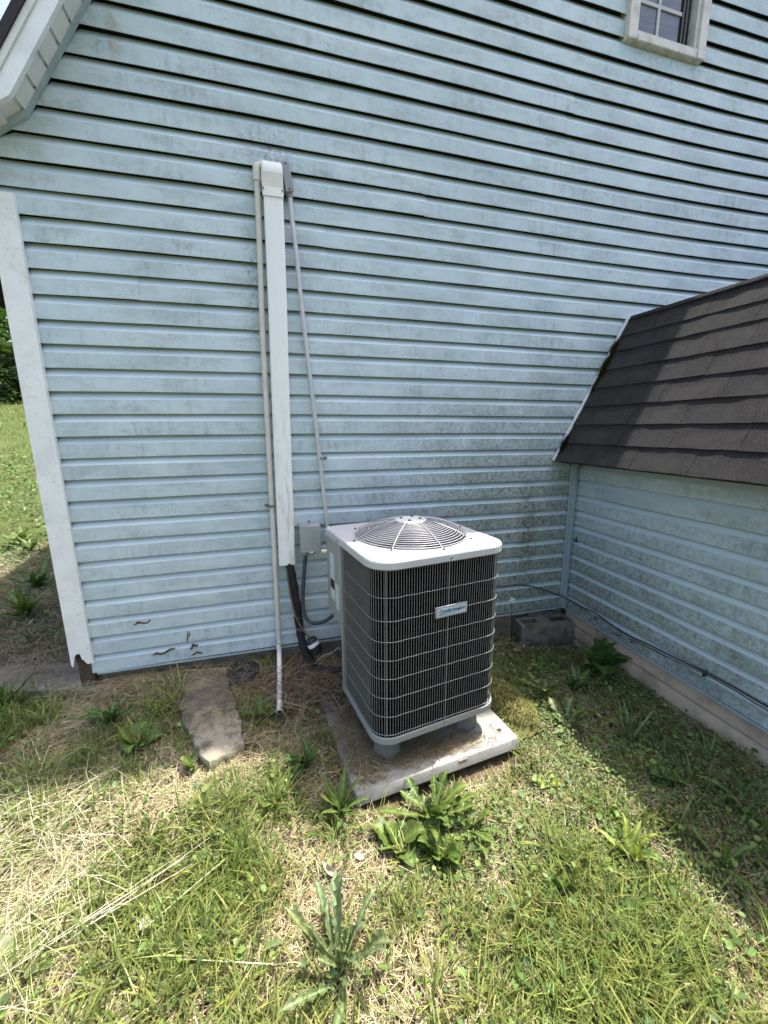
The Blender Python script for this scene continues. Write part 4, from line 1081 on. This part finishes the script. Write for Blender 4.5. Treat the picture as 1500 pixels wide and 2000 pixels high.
# taller clumped grass: tufts of blades
def tufts(nt, dens, hmin, hmax, nb, wmin, wmax, cols, wts, name, label, mat, lean=(.05, .75), rad=.02, box=GB):
    cx, cy = scatter(nt, dens, box); nt = len(cx); k = rng.integers(nb[0], nb[1], nt); idx = np.repeat(np.arange(nt), k); n = len(idx)
    x = cx[idx] + rng.normal(0, rad, n); y = cy[idx] + rng.normal(0, rad, n)
    keep = ~blocked(x, y); x, y, idx = x[keep], y[keep], idx[keep]; n = len(x)
    hh = rng.uniform(hmin, hmax, nt)[idx] * rng.uniform(.55, 1.1, n)
    az = np.arctan2(y - cy[idx], x - cx[idx]) + rng.normal(0, .8, n)
    tc = colmix(nt, cols, wts)[idx] * rng.uniform(.8, 1.2, (n, 1))
    o = blades(name, x, y, hh, rng.uniform(wmin, wmax, n), az, rng.uniform(*lean, n), rng.uniform(.05, .55, n), np.clip(tc, 0, 1), mat, base=np.array([.20, .20, .08]))
    return tag(o, label, 'grass', None, 'stuff')
tufts(2300, lambda x, y: np.clip(field(GREEN, x, y) * .6 * (1 + .6 * clump(x, y)) + .08 + .16 * clump(x, y) - .5 * np.clip((x - 2.2) / .4, 0, 1) - .3 * field(BARE, x, y), 0.01, 1), .05, .145, (6, 16), .0030, .0070, G1, [4, 5, 4, 1.5, 4], 'tall_grass', 'taller green grass tufts scattered through the lawn', M['grass'])
# thatch and dry straw
def d_th(x, y): return np.clip(.42 - .16 * clump(x, y) + .6 * field(THATCH, x, y) + .4 * field(STRAW, x, y) - .12 * field(GREEN, x, y) - .15 * field(CLOVER, x, y) - .35 * field(BARE, x, y), .04, 1)
x, y = scatter(92000, d_th, GB); n = len(x)
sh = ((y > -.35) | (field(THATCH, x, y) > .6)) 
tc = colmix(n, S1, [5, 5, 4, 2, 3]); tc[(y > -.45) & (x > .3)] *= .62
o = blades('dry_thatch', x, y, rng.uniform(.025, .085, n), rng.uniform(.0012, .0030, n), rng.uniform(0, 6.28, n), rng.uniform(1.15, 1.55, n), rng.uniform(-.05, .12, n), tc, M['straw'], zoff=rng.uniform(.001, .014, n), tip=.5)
tag(o, 'short dead grass thatch lying on the soil', 'dead grass', None, 'stuff')
def d_st(x, y): return np.clip(field(STRAW, x, y) ** 1.4 + .0015, 0, 1)
x, y = scatter(2000, d_st, GB); n = len(x)
o = blades('bleached_straw', x, y, rng.uniform(.05, .17, n), rng.uniform(.0012, .0024, n), rng.normal(.6, 1.1, n) + rng.choice([0, np.pi], n), rng.uniform(.7, 1.4, n), rng.uniform(.05, .95, n), colmix(n, [(.54, .50, .33), (.45, .42, .26), (.60, .56, .42), (.36, .37, .16)], [4, 4, 3, 4]), M['straw'], zoff=rng.uniform(.004, .05, n), tip=.3)
tag(o, 'long bleached straw tangled over the near left lawn', 'straw', None, 'stuff')
# a few long stems crossing the foreground
x = np.array([.16, .2, .24, .3, .33, .1, .5, .9]); y = np.array([-1.17, -1.15, -1.13, -1.14, -1.12, -1.06, -1.16, -1.33]); n = len(x)
o = blades('straw_stem', x, y, np.array([.46, .42, .38, .40, .3, .35, .25, .3]), np.full(n, .0026), np.array([.33, .36, .30, .42, .25, .6, .5, 2.9]), np.full(n, 1.42), np.full(n, .02), np.tile([.62, .57, .42], (n, 1)), M['straw'], zoff=.05, tip=.4)
tag(o, 'long pale straw stems lying across the near left grass', 'straw', None, 'stuff')
# dead grass gathered on the pad and under the wall
def debris(name, n, cx, cy, sx, sy, z0, cols, wts, label, lo=.02, hi=.08, zt=.02, cond=None):
    x = rng.normal(cx, sx, n * 3); y = rng.normal(cy, sy, n * 3)
    if cond is not None:
        k = cond(x, y); x, y = x[k], y[k]
    x, y = x[:n], y[:n]; m = len(x)
    o = blades(name, x, y, rng.uniform(lo, hi, m), rng.uniform(.0011, .0026, m), rng.uniform(0, 6.28, m), rng.uniform(1.25, 1.55, m), rng.uniform(-.06, .1, m), colmix(m, cols, wts), M['straw'], zoff=(z0 - gz(x, y)) + np.abs(rng.normal(0, zt, m)), tip=.5)
    return tag(o, label, 'dead grass', None, 'stuff')
S2 = [(.30, .24, .14), (.22, .17, .10), (.15, .11, .065), (.40, .35, .22)]
def padcond(x, y):
    u = (x - 1.56) * PC + (y + .47) * PS; v = -(x - 1.56) * PS + (y + .47) * PC
    return (np.abs(u) < .385) & (v > -.37) & (v < .37)
debris('pad_debris', 2600, 1.27, -.62, .055, .17, -.194, S2, [4, 4, 3, 2], 'dead grass clippings heaped on the left side of the concrete pad', .02, .07, .008, padcond)
debris('pad_litter', 1900, 1.52, -.76, .17, .04, -.194, S2, [4, 4, 4, 1], 'dead grass clippings under the front edge of the air conditioner', .02, .06, .006, padcond)
debris('root_litter', 1200, 1.03, -.17, .16, .16, -.125, [(.34, .25, .17), (.20, .11, .07), (.46, .38, .27), (.10, .065, .045)], [3, 3, 3, 4], 'tangled dead brown stems round the foot of the pipes', .05, .20, .028, lambda x, y: (y < .03) & (x < 1.3) & (np.hypot(x - .726, y + .08) > .10))
debris('lid_litter', 130, .73, -.12, .10, .09, -.072, S2, [4, 3, 2, 4], 'dead grass strewn over the black drain lid and flagstone', .04, .13, .008, lambda x, y: y < .02)
debris('kerb_litter', 1300, -.45, .22, .35, .07, -.080, [(.34, .29, .21), (.26, .21, .15), (.42, .37, .26), (.20, .16, .11)], [4, 4, 2, 3], 'dead grass strewn over the concrete strip at the house corner', .04, .14, .006, lambda x, y: (x < .0))
debris('wall_litter', 700, .2, -.02, .22, .05, -.075, S2, [4, 2, 1, 5], 'dead grass along the foot of the left siding', .05, .16, .015, lambda x, y: (y < .03) & (x > -.2))
# vine round the drain pipe
ts = np.linspace(0, 1, 60)
vp = [(.931 - .012 * t + .0175 * math.cos(t * 26 + 2 * math.sin(t * 9)), -.034 - .40 * max(0, t - .12) + .0165 * math.sin(t * 26 + 2 * math.sin(t * 9)), .06 - .17 * t + .004) for t in ts]
tag(MB().tube(vp, .0012, 4).build('dry_vine', M['wood_rot']), 'dry brown vine wound round the lower end of the drain pipe', 'vine')
# ground cover
def leaves_mass(name, x, y, size, tint, mat, zlo, zhi, label, cat):
    n = len(x); az = rng.uniform(0, 6.28, n); tl = rng.uniform(-.7, .7, (n, 2)); z = gz(x, y) + rng.uniform(zlo, zhi, n)
    # 6-point leaf outline
    L = np.array([(0, 0), (.35, -.36), (.75, -.30), (1.0, 0), (.75, .30), (.35, .36)])
    ca, sa = np.cos(az), np.sin(az); V = np.zeros((n, 6, 3), np.float32)
    for i, (a, b) in enumerate(L):
        px = a * size; py = b * size; V[:, i, 0] = x + px * ca - py * sa; V[:, i, 1] = y + px * sa + py * ca
        V[:, i, 2] = z + px * tl[:, 0] * .8 + np.abs(py) * .35 + py * tl[:, 1]
    b = (np.arange(n) * 6)[:, None]
    F = np.concatenate([b + np.array([0, 1, 2, 3]), b + np.array([0, 3, 4, 5])])
    o = np_mesh(name, V.reshape(-1, 3), F, mat, None, np.repeat(tint, 6, axis=0), smooth=True)
    return tag(o, label, cat, None, 'stuff')
x, y = scatter(26000, lambda x, y: np.clip(field(CLOVER, x, y) * .95 + .03, 0, 1), GB); n = len(x)
leaves_mass('ground_cover', x, y, rng.uniform(.005, .015, n), colmix(n, [(.09, .16, .04), (.14, .21, .055), (.20, .26, .08), (.26, .30, .10), (.06, .11, .03)], [4, 5, 4, 1.5, 3]), M['clover'], .006, .045, 'small leaved ground cover weeds on the right of the yard', 'ground cover')
x, y = scatter(2600, lambda x, y: np.clip(field(GREEN, x, y) * .5 + field(CLOVER, x, y) * .7 + .12, 0, 1), GB); n = len(x)
leaves_mass('broad_weeds', x, y, rng.uniform(.013, .030, n), colmix(n, [(.10, .19, .045), (.16, .25, .06), (.24, .30, .08), (.08, .14, .04)], [4, 5, 2, 3]), M['clover'], .012, .06, 'broad leaved weeds mixed through the lawn', 'weeds')

# moss cushion beside the pad
def moss_cushion():
    root = empty('moss_mound', (2.10, -.53, -.215), R(12), 'yellow-green mossy mound beside the right side of the concrete pad', 'moss')
    nx, ny = 26, 26; V = []; F = []
    def hz(u, v):
        q = max(0, 1 - (u / .115) ** 2 - (v / .235) ** 2); return .075 * q ** .5 + .006 * math.sin(u * 80) * math.cos(v * 60) - .012
    us = np.linspace(-.125, .125, nx); vs_ = np.linspace(-.25, .25, ny)
    V = [(u, v, hz(u, v)) for v in vs_ for u in us]
    F = [(j * nx + i, j * nx + i + 1, (j + 1) * nx + i + 1, (j + 1) * nx + i) for j in range(ny - 1) for i in range(nx - 1)]
    np_mesh('mound_body', V, F, M['moss'], root, np.tile([.13, .125, .045], (len(V), 1)), smooth=True)
    n = 9000; u = rng.uniform(-.118, .118, n); v = rng.uniform(-.24, .24, n); q = (u / .118) ** 2 + (v / .24) ** 2; k = q < 1; u, v = u[k], v[k]; n = len(u)
    z = np.array([hz(a, b) for a, b in zip(u, v)]); az = rng.uniform(0, 6.28, n); hh = rng.uniform(.006, .017, n)
    V = np.zeros((n, 3, 3), np.float32); V[:, 0] = np.stack([u - .0022 * np.sin(az), v + .0022 * np.cos(az), z], 1); V[:, 1] = np.stack([u + .0022 * np.sin(az), v - .0022 * np.cos(az), z], 1)
    V[:, 2] = np.stack([u + hh * .7 * np.cos(az), v + hh * .7 * np.sin(az), z + hh * .8], 1)
    o = np_mesh('moss_fuzz', V.reshape(-1, 3), np.arange(n * 3).reshape(-1, 3), M['moss'], root, np.repeat(colmix(n, [(.24, .24, .07), (.34, .31, .12), (.16, .18, .05), (.42, .37, .18)], [4, 3, 3, 2]), 3, axis=0)); o['kind'] = 'stuff'
moss_cushion()
def roof_moss(cx, cz, ln, wd, n):
    t = rng.normal(0, 1, n) * ln * .4; y = -np.abs(rng.normal(0, wd, n)) - .016
    x = cx + t * d1.x; z = cz + t * d1.y; az = rng.uniform(0, 6.28, n); hh = rng.uniform(.008, .022, n)
    off = np.exp(-(t / (ln * .5)) ** 2) * .02 * np.exp(y / wd * .6)
    x = x + n1.x * (off + .004); z = z + n1.y * (off + .004)
    V = np.zeros((n, 3, 3), np.float32)
    V[:, 0] = np.stack([x, y - .003, z], 1); V[:, 1] = np.stack([x, y + .003, z], 1); V[:, 2] = np.stack([x + n1.x * hh, y + hh * .5 * np.cos(az), z + n1.y * hh + hh * .5 * np.sin(az)], 1)
    return V, np.repeat(colmix(n, [(.06, .065, .018), (.10, .10, .03), (.035, .04, .012)], [3, 2, 3]), 3, axis=0)
RMV = [roof_moss(*a) for a in ((3.03, 1.615, .14, .018, 1400), (3.09, 1.735, .07, .012, 500), (2.775, 1.14, .09, .016, 600), (2.97, 1.50, .09, .010, 350))]
V = np.concatenate([a[0].reshape(-1, 3) for a in RMV]); T_ = np.concatenate([a[1] for a in RMV])
o = np_mesh('roof_moss', V, np.arange(len(V)).reshape(-1, 3), M['moss'], wroof, T_); o['kind'] = 'stuff'

# ------------------------------------------------------------------ WEEDS AS THINGS (each leaf a part)
def leaf_mesh(kind, seed, mat):
    r2 = np.random.default_rng(seed); N = 28 if kind == 'dandelion' else 12; V = []; F = []
    curl = r2.uniform(.1, .45); rise = r2.uniform(.25, .7)
    for i in range(N + 1):
        t = i / N
        if kind == 'dandelion':
            wv = (.035 + .125 * t ** .9) * (1 - max(0, t - .80) / .21); saw = ((t * (5.6 + (seed % 3) * .5) + .2 + .1 * math.sin(t * 17 + seed)) % 1.0); wv *= (.30 + .85 * saw) if t < .84 else 1.0
            wv = max(wv, .02)
        elif kind == 'lance': wv = .085 * math.sin(math.pi * min(1, .06 + t * .94) ** .9) + .006
        elif kind == 'blade': wv = .035 * (1 - t ** 2.2) + .003
        else:
            wv = .035 if t < .22 else .30 * math.sin(math.pi * ((t - .22) / .78) ** .8) ** .85 + .012
        jl, jr = r2.uniform(.85, 1.15, 2)
        zc = rise * t - curl * 1.3 * t * t + .022 * math.sin(t * 9 + seed)
        xc = t * (1 - .12 * curl * t)
        side = .07 * math.sin(t * 2.5 + seed)
        for sgn, jj in ((-1, jl), (-.5, 1), (0, 1), (.5, 1), (1, jr)):
            V.append((xc - (.03 * abs(sgn) if kind == 'dandelion' else 0), side + sgn * wv * jj, zc + abs(sgn) * wv * .35 + .010 * math.sin(t * 20 + sgn * 3 + seed) * abs(sgn)))
    for i in range(N):
        for j in range(4): F.append((i * 5 + j, i * 5 + j + 1, (i + 1) * 5 + j + 1, (i + 1) * 5 + j))
    me = bpy.data.meshes.new('leaf'); me.from_pydata(V, [], F); me.polygons.foreach_set('use_smooth', np.ones(len(F), bool)); me.materials.append(mat); me.update()
    tv = np.tile([1.0, .88, 1.75, .88, 1.0], N + 1) * np.repeat(1 + .14 * np.cos(np.arange(N + 1) * np.pi), 5) * r2.uniform(.8, 1.15, 5 * (N + 1))
    ca = me.color_attributes.new('tint', 'FLOAT_COLOR', 'POINT'); ca.data.foreach_set('color', np.stack([tv, tv, tv * .95, np.ones_like(tv)], 1).astype(np.float32).ravel())
    return me
LM = {}
def leafs(kind, matk):
    if (kind, matk) not in LM: LM[(kind, matk)] = [leaf_mesh(kind, 31 * s + len(LM), M[matk]) for s in range(5)]
    return LM[(kind, matk)]
def weed(name, x, y, kind, matk, n, lo, hi, label, up=(10, 55), az0=0, spread=360, cat='weed', group='broadleaf weeds in the yard', zo=.0, wide=1.0):
    root = empty(name, (x, y, float(gz(np.array([x]), np.array([y]))[0]) + zo), 0, label, cat, group)
    ms = leafs(kind, matk)
    for i in range(n):
        o = link('leaf', ms[i % len(ms)], root)
        L = rng.uniform(lo, hi); a = R(az0 + spread * (i + rng.uniform(-.35, .35)) / n)
        o.rotation_euler = (rng.uniform(-.35, .35), -R(rng.uniform(*up)), a); o.scale = (L, L * wide * rng.uniform(.85, 1.2), L)
    return root
weed('dandelion_plant', 1.475, -1.03, 'dandelion', 'weed', 24, .10, .25, 'big lobed dandelion weed growing against the front edge of the pad', (12, 70), wide=.85)
weed('dandelion_plant', 1.06, -1.375, 'dandelion', 'weed_blue', 18, .12, .27, 'grey-green dandelion with long upright leaves in the near centre grass', (8, 64), wide=.55)
weed('dandelion_plant', 1.60, -1.10, 'dandelion', 'weed', 18, .09, .19, 'small dandelion tucked to the right of the big pad dandelion', (10, 45))
weed('plantain_plant', 1.33, -1.08, 'ovate', 'weed', 14, .07, .14, 'round leaved weed just in front of the left pad corner', (10, 40))
weed('plantain_plant', 2.509, -.954, 'blade', 'weed_blue', 20, .10, .22, 'spiky tuft of narrow leaves in the shade of the wing wall', (25, 75), cat='weed')
weed('broadleaf_plant', 2.815, -.47, 'ovate', 'weed_dark', 8, .15, .25, 'dark weed with big oval leaves against the beige skirting', (25, 65), wide=1.05)
weed('plantain_plant', 2.367, -1.479, 'dandelion', 'weed', 4, .12, .18, 'weed with a few upright lobed leaves at the near right shade line', (35, 70), wide=.8)
weed('plantain_plant', .13, -.25, 'lance', 'weed_dark', 12, .10, .19, 'leafy weed against the left end of the concrete strip', (15, 55), wide=1.3)
weed('plantain_plant', .28, -.42, 'ovate', 'weed', 9, .08, .14, 'bright green plantain left of the flagstone', (10, 40))
weed('dock_plant', .82, -.42, 'lance', 'weed', 13, .07, .15, 'bushy narrow leaved weed between flagstone and drain pipe', (15, 60), wide=1.2)
weed('dandelion_plant', 2.333, -.561, 'dandelion', 'weed', 8, .10, .17, 'dandelion behind the moss mound near the shade line', (20, 55))
weed('dandelion_plant', 2.32, -.78, 'dandelion', 'weed_blue', 7, .09, .16, 'pale dandelion right of the concrete pad corner', (10, 40))
weed('plantain_plant', 2.481, -1.151, 'ovate', 'weed_dark', 8, .07, .11, 'low oval leaved weed in the shade by the wing', (8, 35))
weed('dock_plant', 1.13, -.92, 'lance', 'weed', 16, .09, .19, 'tuft of narrow leaves beside the left front pad corner', (20, 65), wide=1.0)
weed('dock_plant', 1.02, -.70, 'lance', 'weed_dark', 12, .08, .15, 'dark leafy weed along the left side of the pad', (20, 60), wide=1.4)
weed('dock_plant', .88, -.86, 'blade', 'weed', 14, .08, .16, 'fan of narrow green leaves left of the pad in dry thatch', (20, 65), wide=1.3)
weed('plantain_plant', 2.11, -1.36, 'lance', 'weed_yellow', 9, .08, .15, 'yellow-green weed in the sunlit right lawn', (15, 55), wide=1.3)
weed('dandelion_plant', 1.45, -1.16, 'ovate', 'weed', 16, .07, .13, 'low patch of rounded leaves in front of the big pad dandelion', (10, 55))
weed('plantain_plant', 1.80, -1.38, 'ovate', 'weed', 5, .07, .12, 'two oval leaves standing in the near right grass', (30, 65))
weed('dock_plant', .16, -1.16, 'ovate', 'weed_blue', 5, .10, .17, 'broad pale leaves at the near left edge under the straw', (5, 25))
weed('plantain_plant', .56, -.62, 'ovate', 'weed', 6, .05, .09, 'small oval leaved weed below the flagstone tip', (10, 40))
weed('plantain_plant', 2.02, -1.02, 'ovate', 'weed_yellow', 7, .05, .09, 'pale yellow-green seedling right of the pad front', (10, 40))
weed('plantain_plant', 2.55, -.55, 'lance', 'weed_dark', 10, .09, .17, 'long leaved dark weed left of the big oval leaves', (15, 50), wide=1.2)
weed('dandelion_plant', 2.16, -1.18, 'dandelion', 'weed', 9, .07, .12, 'flat dandelion rosette in the right lawn', (6, 28))
weed('plantain_plant', 2.62, -1.35, 'dandelion', 'weed_dark', 8, .09, .15, 'dark lobed weed near the skirting at the right edge', (8, 35))
weed('dock_plant', -.42, -.02, 'blade', 'weed_dark', 26, .12, .26, 'dark grassy clump in front of the concrete strip at the far left', (25, 75), wide=1.2)
weed('dock_plant', -.78, .95, 'lance', 'weed', 22, .14, .30, 'leafy weed beside the path behind the house corner', (15, 60), wide=.9)
weed('dock_plant', -.98, 1.55, 'lance', 'weed_dark', 14, .14, .28, 'dark weed further back along the path behind the house corner', (15, 60), wide=1.3)
weed('dock_plant', -1.45, 2.45, 'lance', 'weed', 18, .10, .20, 'sunlit leafy weed on the slope behind the house', (10, 55))
weed('dock_plant', -1.75, 2.9, 'lance', 'weed', 14, .16, .30, 'sunlit narrow leaved weed higher on the slope behind the house', (15, 60), wide=1.4)
# small white flower by the wall
fl = empty('white_flower', (2.425, -.10, -.20), 0, 'tiny white flower head on a thin stalk in front of the mossy siding', 'flower')
MB().tube([(0, 0, 0), (.004, .01, .12), (-.003, .03, .335)], .0014, 5).build('stalk', M['weed'], fl)
for dx, dz in ((-.014, .334), (.0, .346), (.014, .337), (.002, .326)):
    MB().lathe([(.001, 0), (.0095, .002), (.0085, .004)], (dx - .003, .022, dz), 9, M4=Matrix.Rotation(R(75), 4, 'X')).build('petals', M['petal'], fl)
    MB().lathe([(.0035, .0), (.003, .004)], (dx - .003, .0175, dz + .001), 7, M4=Matrix.Rotation(R(75), 4, 'X')).build('disc', M['yellow'], fl)
# dry bits
def curled(name, x, y, L, W, az, mat, label, zo=.02):
    n = 8; V = []; F = []; z = float(gz(np.array([x]), np.array([y]))[0]) + zo
    for i in range(n + 1):
        t = i / n; wv = W * math.sin(math.pi * (.08 + .86 * t))
        for j in range(5):
            s = (j - 2) / 2; V.append((L * (t - .5), wv * s, .35 * W * s * s * 2 + .25 * L * (t - .5) ** 2))
    for i in range(n):
        for j in range(4): F.append((i * 5 + j, i * 5 + j + 1, (i + 1) * 5 + j + 1, (i + 1) * 5 + j))
    me = bpy.data.meshes.new(name); me.from_pydata(V, [], F); me.polygons.foreach_set('use_smooth', np.ones(len(F), bool)); me.materials.append(mat)
    o = link(name, me); o.location = (x, y, z); o.rotation_euler = (.2, .1, az); return tag(o, label, 'dead leaf')
curled('dead_leaf', 1.065, -1.125, .075, .016, R(-55), M['dead_leaf'], 'curled pale dead leaf on the thatch in front of the left pad corner', .025)
curled('dead_leaf', 1.17, -1.10, .045, .010, R(-30), M['scrap'], 'small whitish dry leaf right of the curled pale one')
curled('dead_leaf', .50, -1.14, .035, .012, R(70), M['scrap'], 'tiny pinkish scrap caught in the near left grass', .045)
curled('dead_leaf', 2.43, -.16, .07, .018, R(10), M['brown_leaf'], 'brown dead leaf left of the hollow block', .03)
curled('dead_leaf', 2.36, -.20, .06, .018, R(60), M['brown_leaf'], 'second brown dead leaf nearer the air conditioner, left of the block', .02)

# ------------------------------------------------------------------ LEFT BACKGROUND: slope, bushes, trees
def wedge(n, y0, y1, w0=-1.6, w1=1.3, pw=1.0):
    y = y0 + (y1 - y0) * rng.uniform(0, 1, n) ** pw; x = -.15 - .47 * y + rng.uniform(w0, w1, n) * (1 + y * .10); k = x < -.13
    return x[k], y[k]
x, y = wedge(26000, .3, 19, pw=1.7); n = len(x); s_ = .6 + y * .09
dry = np.clip(np.exp(-((y - 1.2) / .9) ** 2) + .8 * (np.sin(x * 2.1 + y * 1.3) * np.sin(y * 2.7 + .6) > .35) * (y < 8), 0, 1)
tc = colmix(n, [(.06, .11, .025), (.095, .15, .035), (.14, .19, .05), (.24, .24, .10)], [4, 5, 4, 1.5])
dm = rng.uniform(0, 1, n) < dry * .7; tc[dm] = colmix(int(dm.sum()), S1, [4, 4, 4, 2, 2])
o = blades('hillside_grass', x, y, rng.uniform(.03, .12, n) * s_ * (1 + .5 * np.sin(x * 2.3 + y * 1.7) * np.sin(y * 3.1)), rng.uniform(.004, .008, n) * s_, rng.uniform(0, 6.28, n), np.where(dm, rng.uniform(1.0, 1.5, n), rng.uniform(.1, .9, n)), rng.uniform(.05, .4, n), tc, M['grass'])
_x, _y = wedge(5200, .5, 9, pw=1.2); leaves_mass('slope_weeds', _x, _y, rng.uniform(.025, .055, len(_x)) * (.7 + _y * .12), colmix(len(_x), [(.08, .15, .035), (.12, .20, .05), (.05, .09, .025), (.20, .24, .08)], [4, 4, 3, 2]), M['clover'], .01, .16, 'leafy weeds over the slope behind the house corner', 'weeds')
tag(o, 'sunny grass on the slope behind the house corner', 'grass', None, 'stuff')
x, y = wedge(6500, .12, 2.6, -1.2, .9); n = len(x)
o = blades('path_straw', x, y, rng.uniform(.04, .16, n), rng.uniform(.0015, .0032, n), rng.normal(2.6, .8, n), rng.uniform(1.2, 1.55, n), rng.uniform(-.03, .1, n), colmix(n, [(.36, .31, .24), (.26, .22, .17), (.44, .38, .28), (.20, .17, .13)], [4, 4, 3, 3]), M['straw'], zoff=rng.uniform(.002, .02, n), tip=.5)
tag(o, 'grey dead straw matted on the path beside the house', 'straw', None, 'stuff')

def crown_mesh(blobs, nl, size, cols, wts, seed):
    r2 = np.random.default_rng(seed); P = []; 
    k = r2.choice(len(blobs), nl, p=np.array([b[3] ** 2 for b in blobs]) / sum(b[3] ** 2 for b in blobs))
    B = np.array(blobs)[k]; d = r2.normal(0, 1, (nl, 3)); d /= np.linalg.norm(d, axis=1)[:, None]
    c = B[:, :3] + d * (B[:, 3] * r2.uniform(.55, 1.08, nl) ** .7)[:, None] * np.array([1, 1, .8])
    a = r2.normal(0, 1, (nl, 3)); a[:, 2] *= .5; a /= np.linalg.norm(a, axis=1)[:, None]; bq = np.cross(a, r2.normal(0, 1, (nl, 3))); bq /= np.linalg.norm(bq, axis=1)[:, None]
    s = size * r2.uniform(.6, 1.3, (nl, 1)); V = np.stack([c - a * s, c + bq * s * .45, c + a * s, c - bq * s * .45], 1)
    clump = np.repeat(colmix(len(blobs), cols, wts, .25)[k], 4, axis=0) * r2.uniform(.8, 1.2, (nl * 4, 1))
    return V.reshape(-1, 3), np.arange(nl * 4).reshape(-1, 4), np.clip(clump, 0, 1)
def tree(name, x, y, H_, Rw, label, seed, nl=8500, low=.06, cols=None, cat='tree', group='trees behind the house', size=.16, trunk=True):
    z = float(gz(np.array([x]), np.array([y]))[0]); root = empty(name, (x, y, z - .05), 0, label, cat, group); r2 = np.random.default_rng(seed)
    blobs = []; nb = 20
    for i in range(nb):
        t = low + (1 - low) * (i + .5) / nb; rad = Rw * math.sin(math.pi * min(.98, .16 + .80 * t)) ** .7; a = r2.uniform(0, 6.28); q = r2.uniform(.25, .8) * rad
        blobs.append((q * math.cos(a), q * math.sin(a), H_ * t, Rw * r2.uniform(.30, .52)))
    V, F, T = crown_mesh(blobs, nl, size, cols or [(.20, .33, .06), (.30, .43, .09), (.36, .46, .11), (.13, .22, .05)], [3, 4, 2, 3], seed)
    np_mesh('crown', V, F, M['tree_leaf'], root, T)
    if trunk:
        b = MB(); b.tube([(0, 0, 0), (.05, .03, H_ * .3), (-.04, .06, H_ * .6), (0, 0, H_ * .88)], [H_ * .02, H_ * .016, H_ * .010, H_ * .003], 8)
        for bl in blobs[::2]: b.tube([(0, .02, max(.3, bl[2] * .62)), (bl[0] * .5, bl[1] * .5, bl[2] * .85), bl[:3]], [H_ * .007, H_ * .005, .01], 6)
        b.build('trunk', M['bark'], root)
tree('leafy_tree', -9.2, 19.5, 9.5, 3.0, 'tall light green tree seen just left of the white corner trim', 3)
tree('leafy_tree', -11.6, 20.5, 9.5, 3.0, 'broad green tree left of the tall light green one', 4)
tree('leafy_tree', -6.2, 23.5, 10, 3.2, 'tree hidden mostly by the house behind the light green tree', 5)
tree('leafy_tree', -16.5, 20, 9, 3.2, 'dark tree at the left end of the tree row', 6, cols=[(.045, .085, .022), (.07, .12, .03), (.035, .06, .018)][:3] + [(.09, .14, .035)])
tree('dark_bush', -8.2, 17.8, 1.1, 1.0, 'dark bush under the tall light green tree', 7, 3000, .1, [(.035, .065, .018), (.05, .085, .022), (.025, .045, .015), (.07, .11, .03)], 'bush', 'bushes along the slope top', .10)
tree('dark_bush', -10.2, 17.9, .9, 1.1, 'low dark bush left of the other bushes on the slope top', 8, 3000, .1, [(.035, .065, .018), (.05, .085, .022), (.025, .045, .015), (.10, .12, .05)], 'bush', 'bushes along the slope top', .10)
tree('dark_bush', -9.1, 18.6, 1.4, 1.2, 'tallest dark bush behind the two other bushes', 9, 3000, .1, [(.03, .055, .016), (.045, .075, .02), (.02, .04, .013), (.06, .10, .028)], 'bush', 'bushes along the slope top', .10)
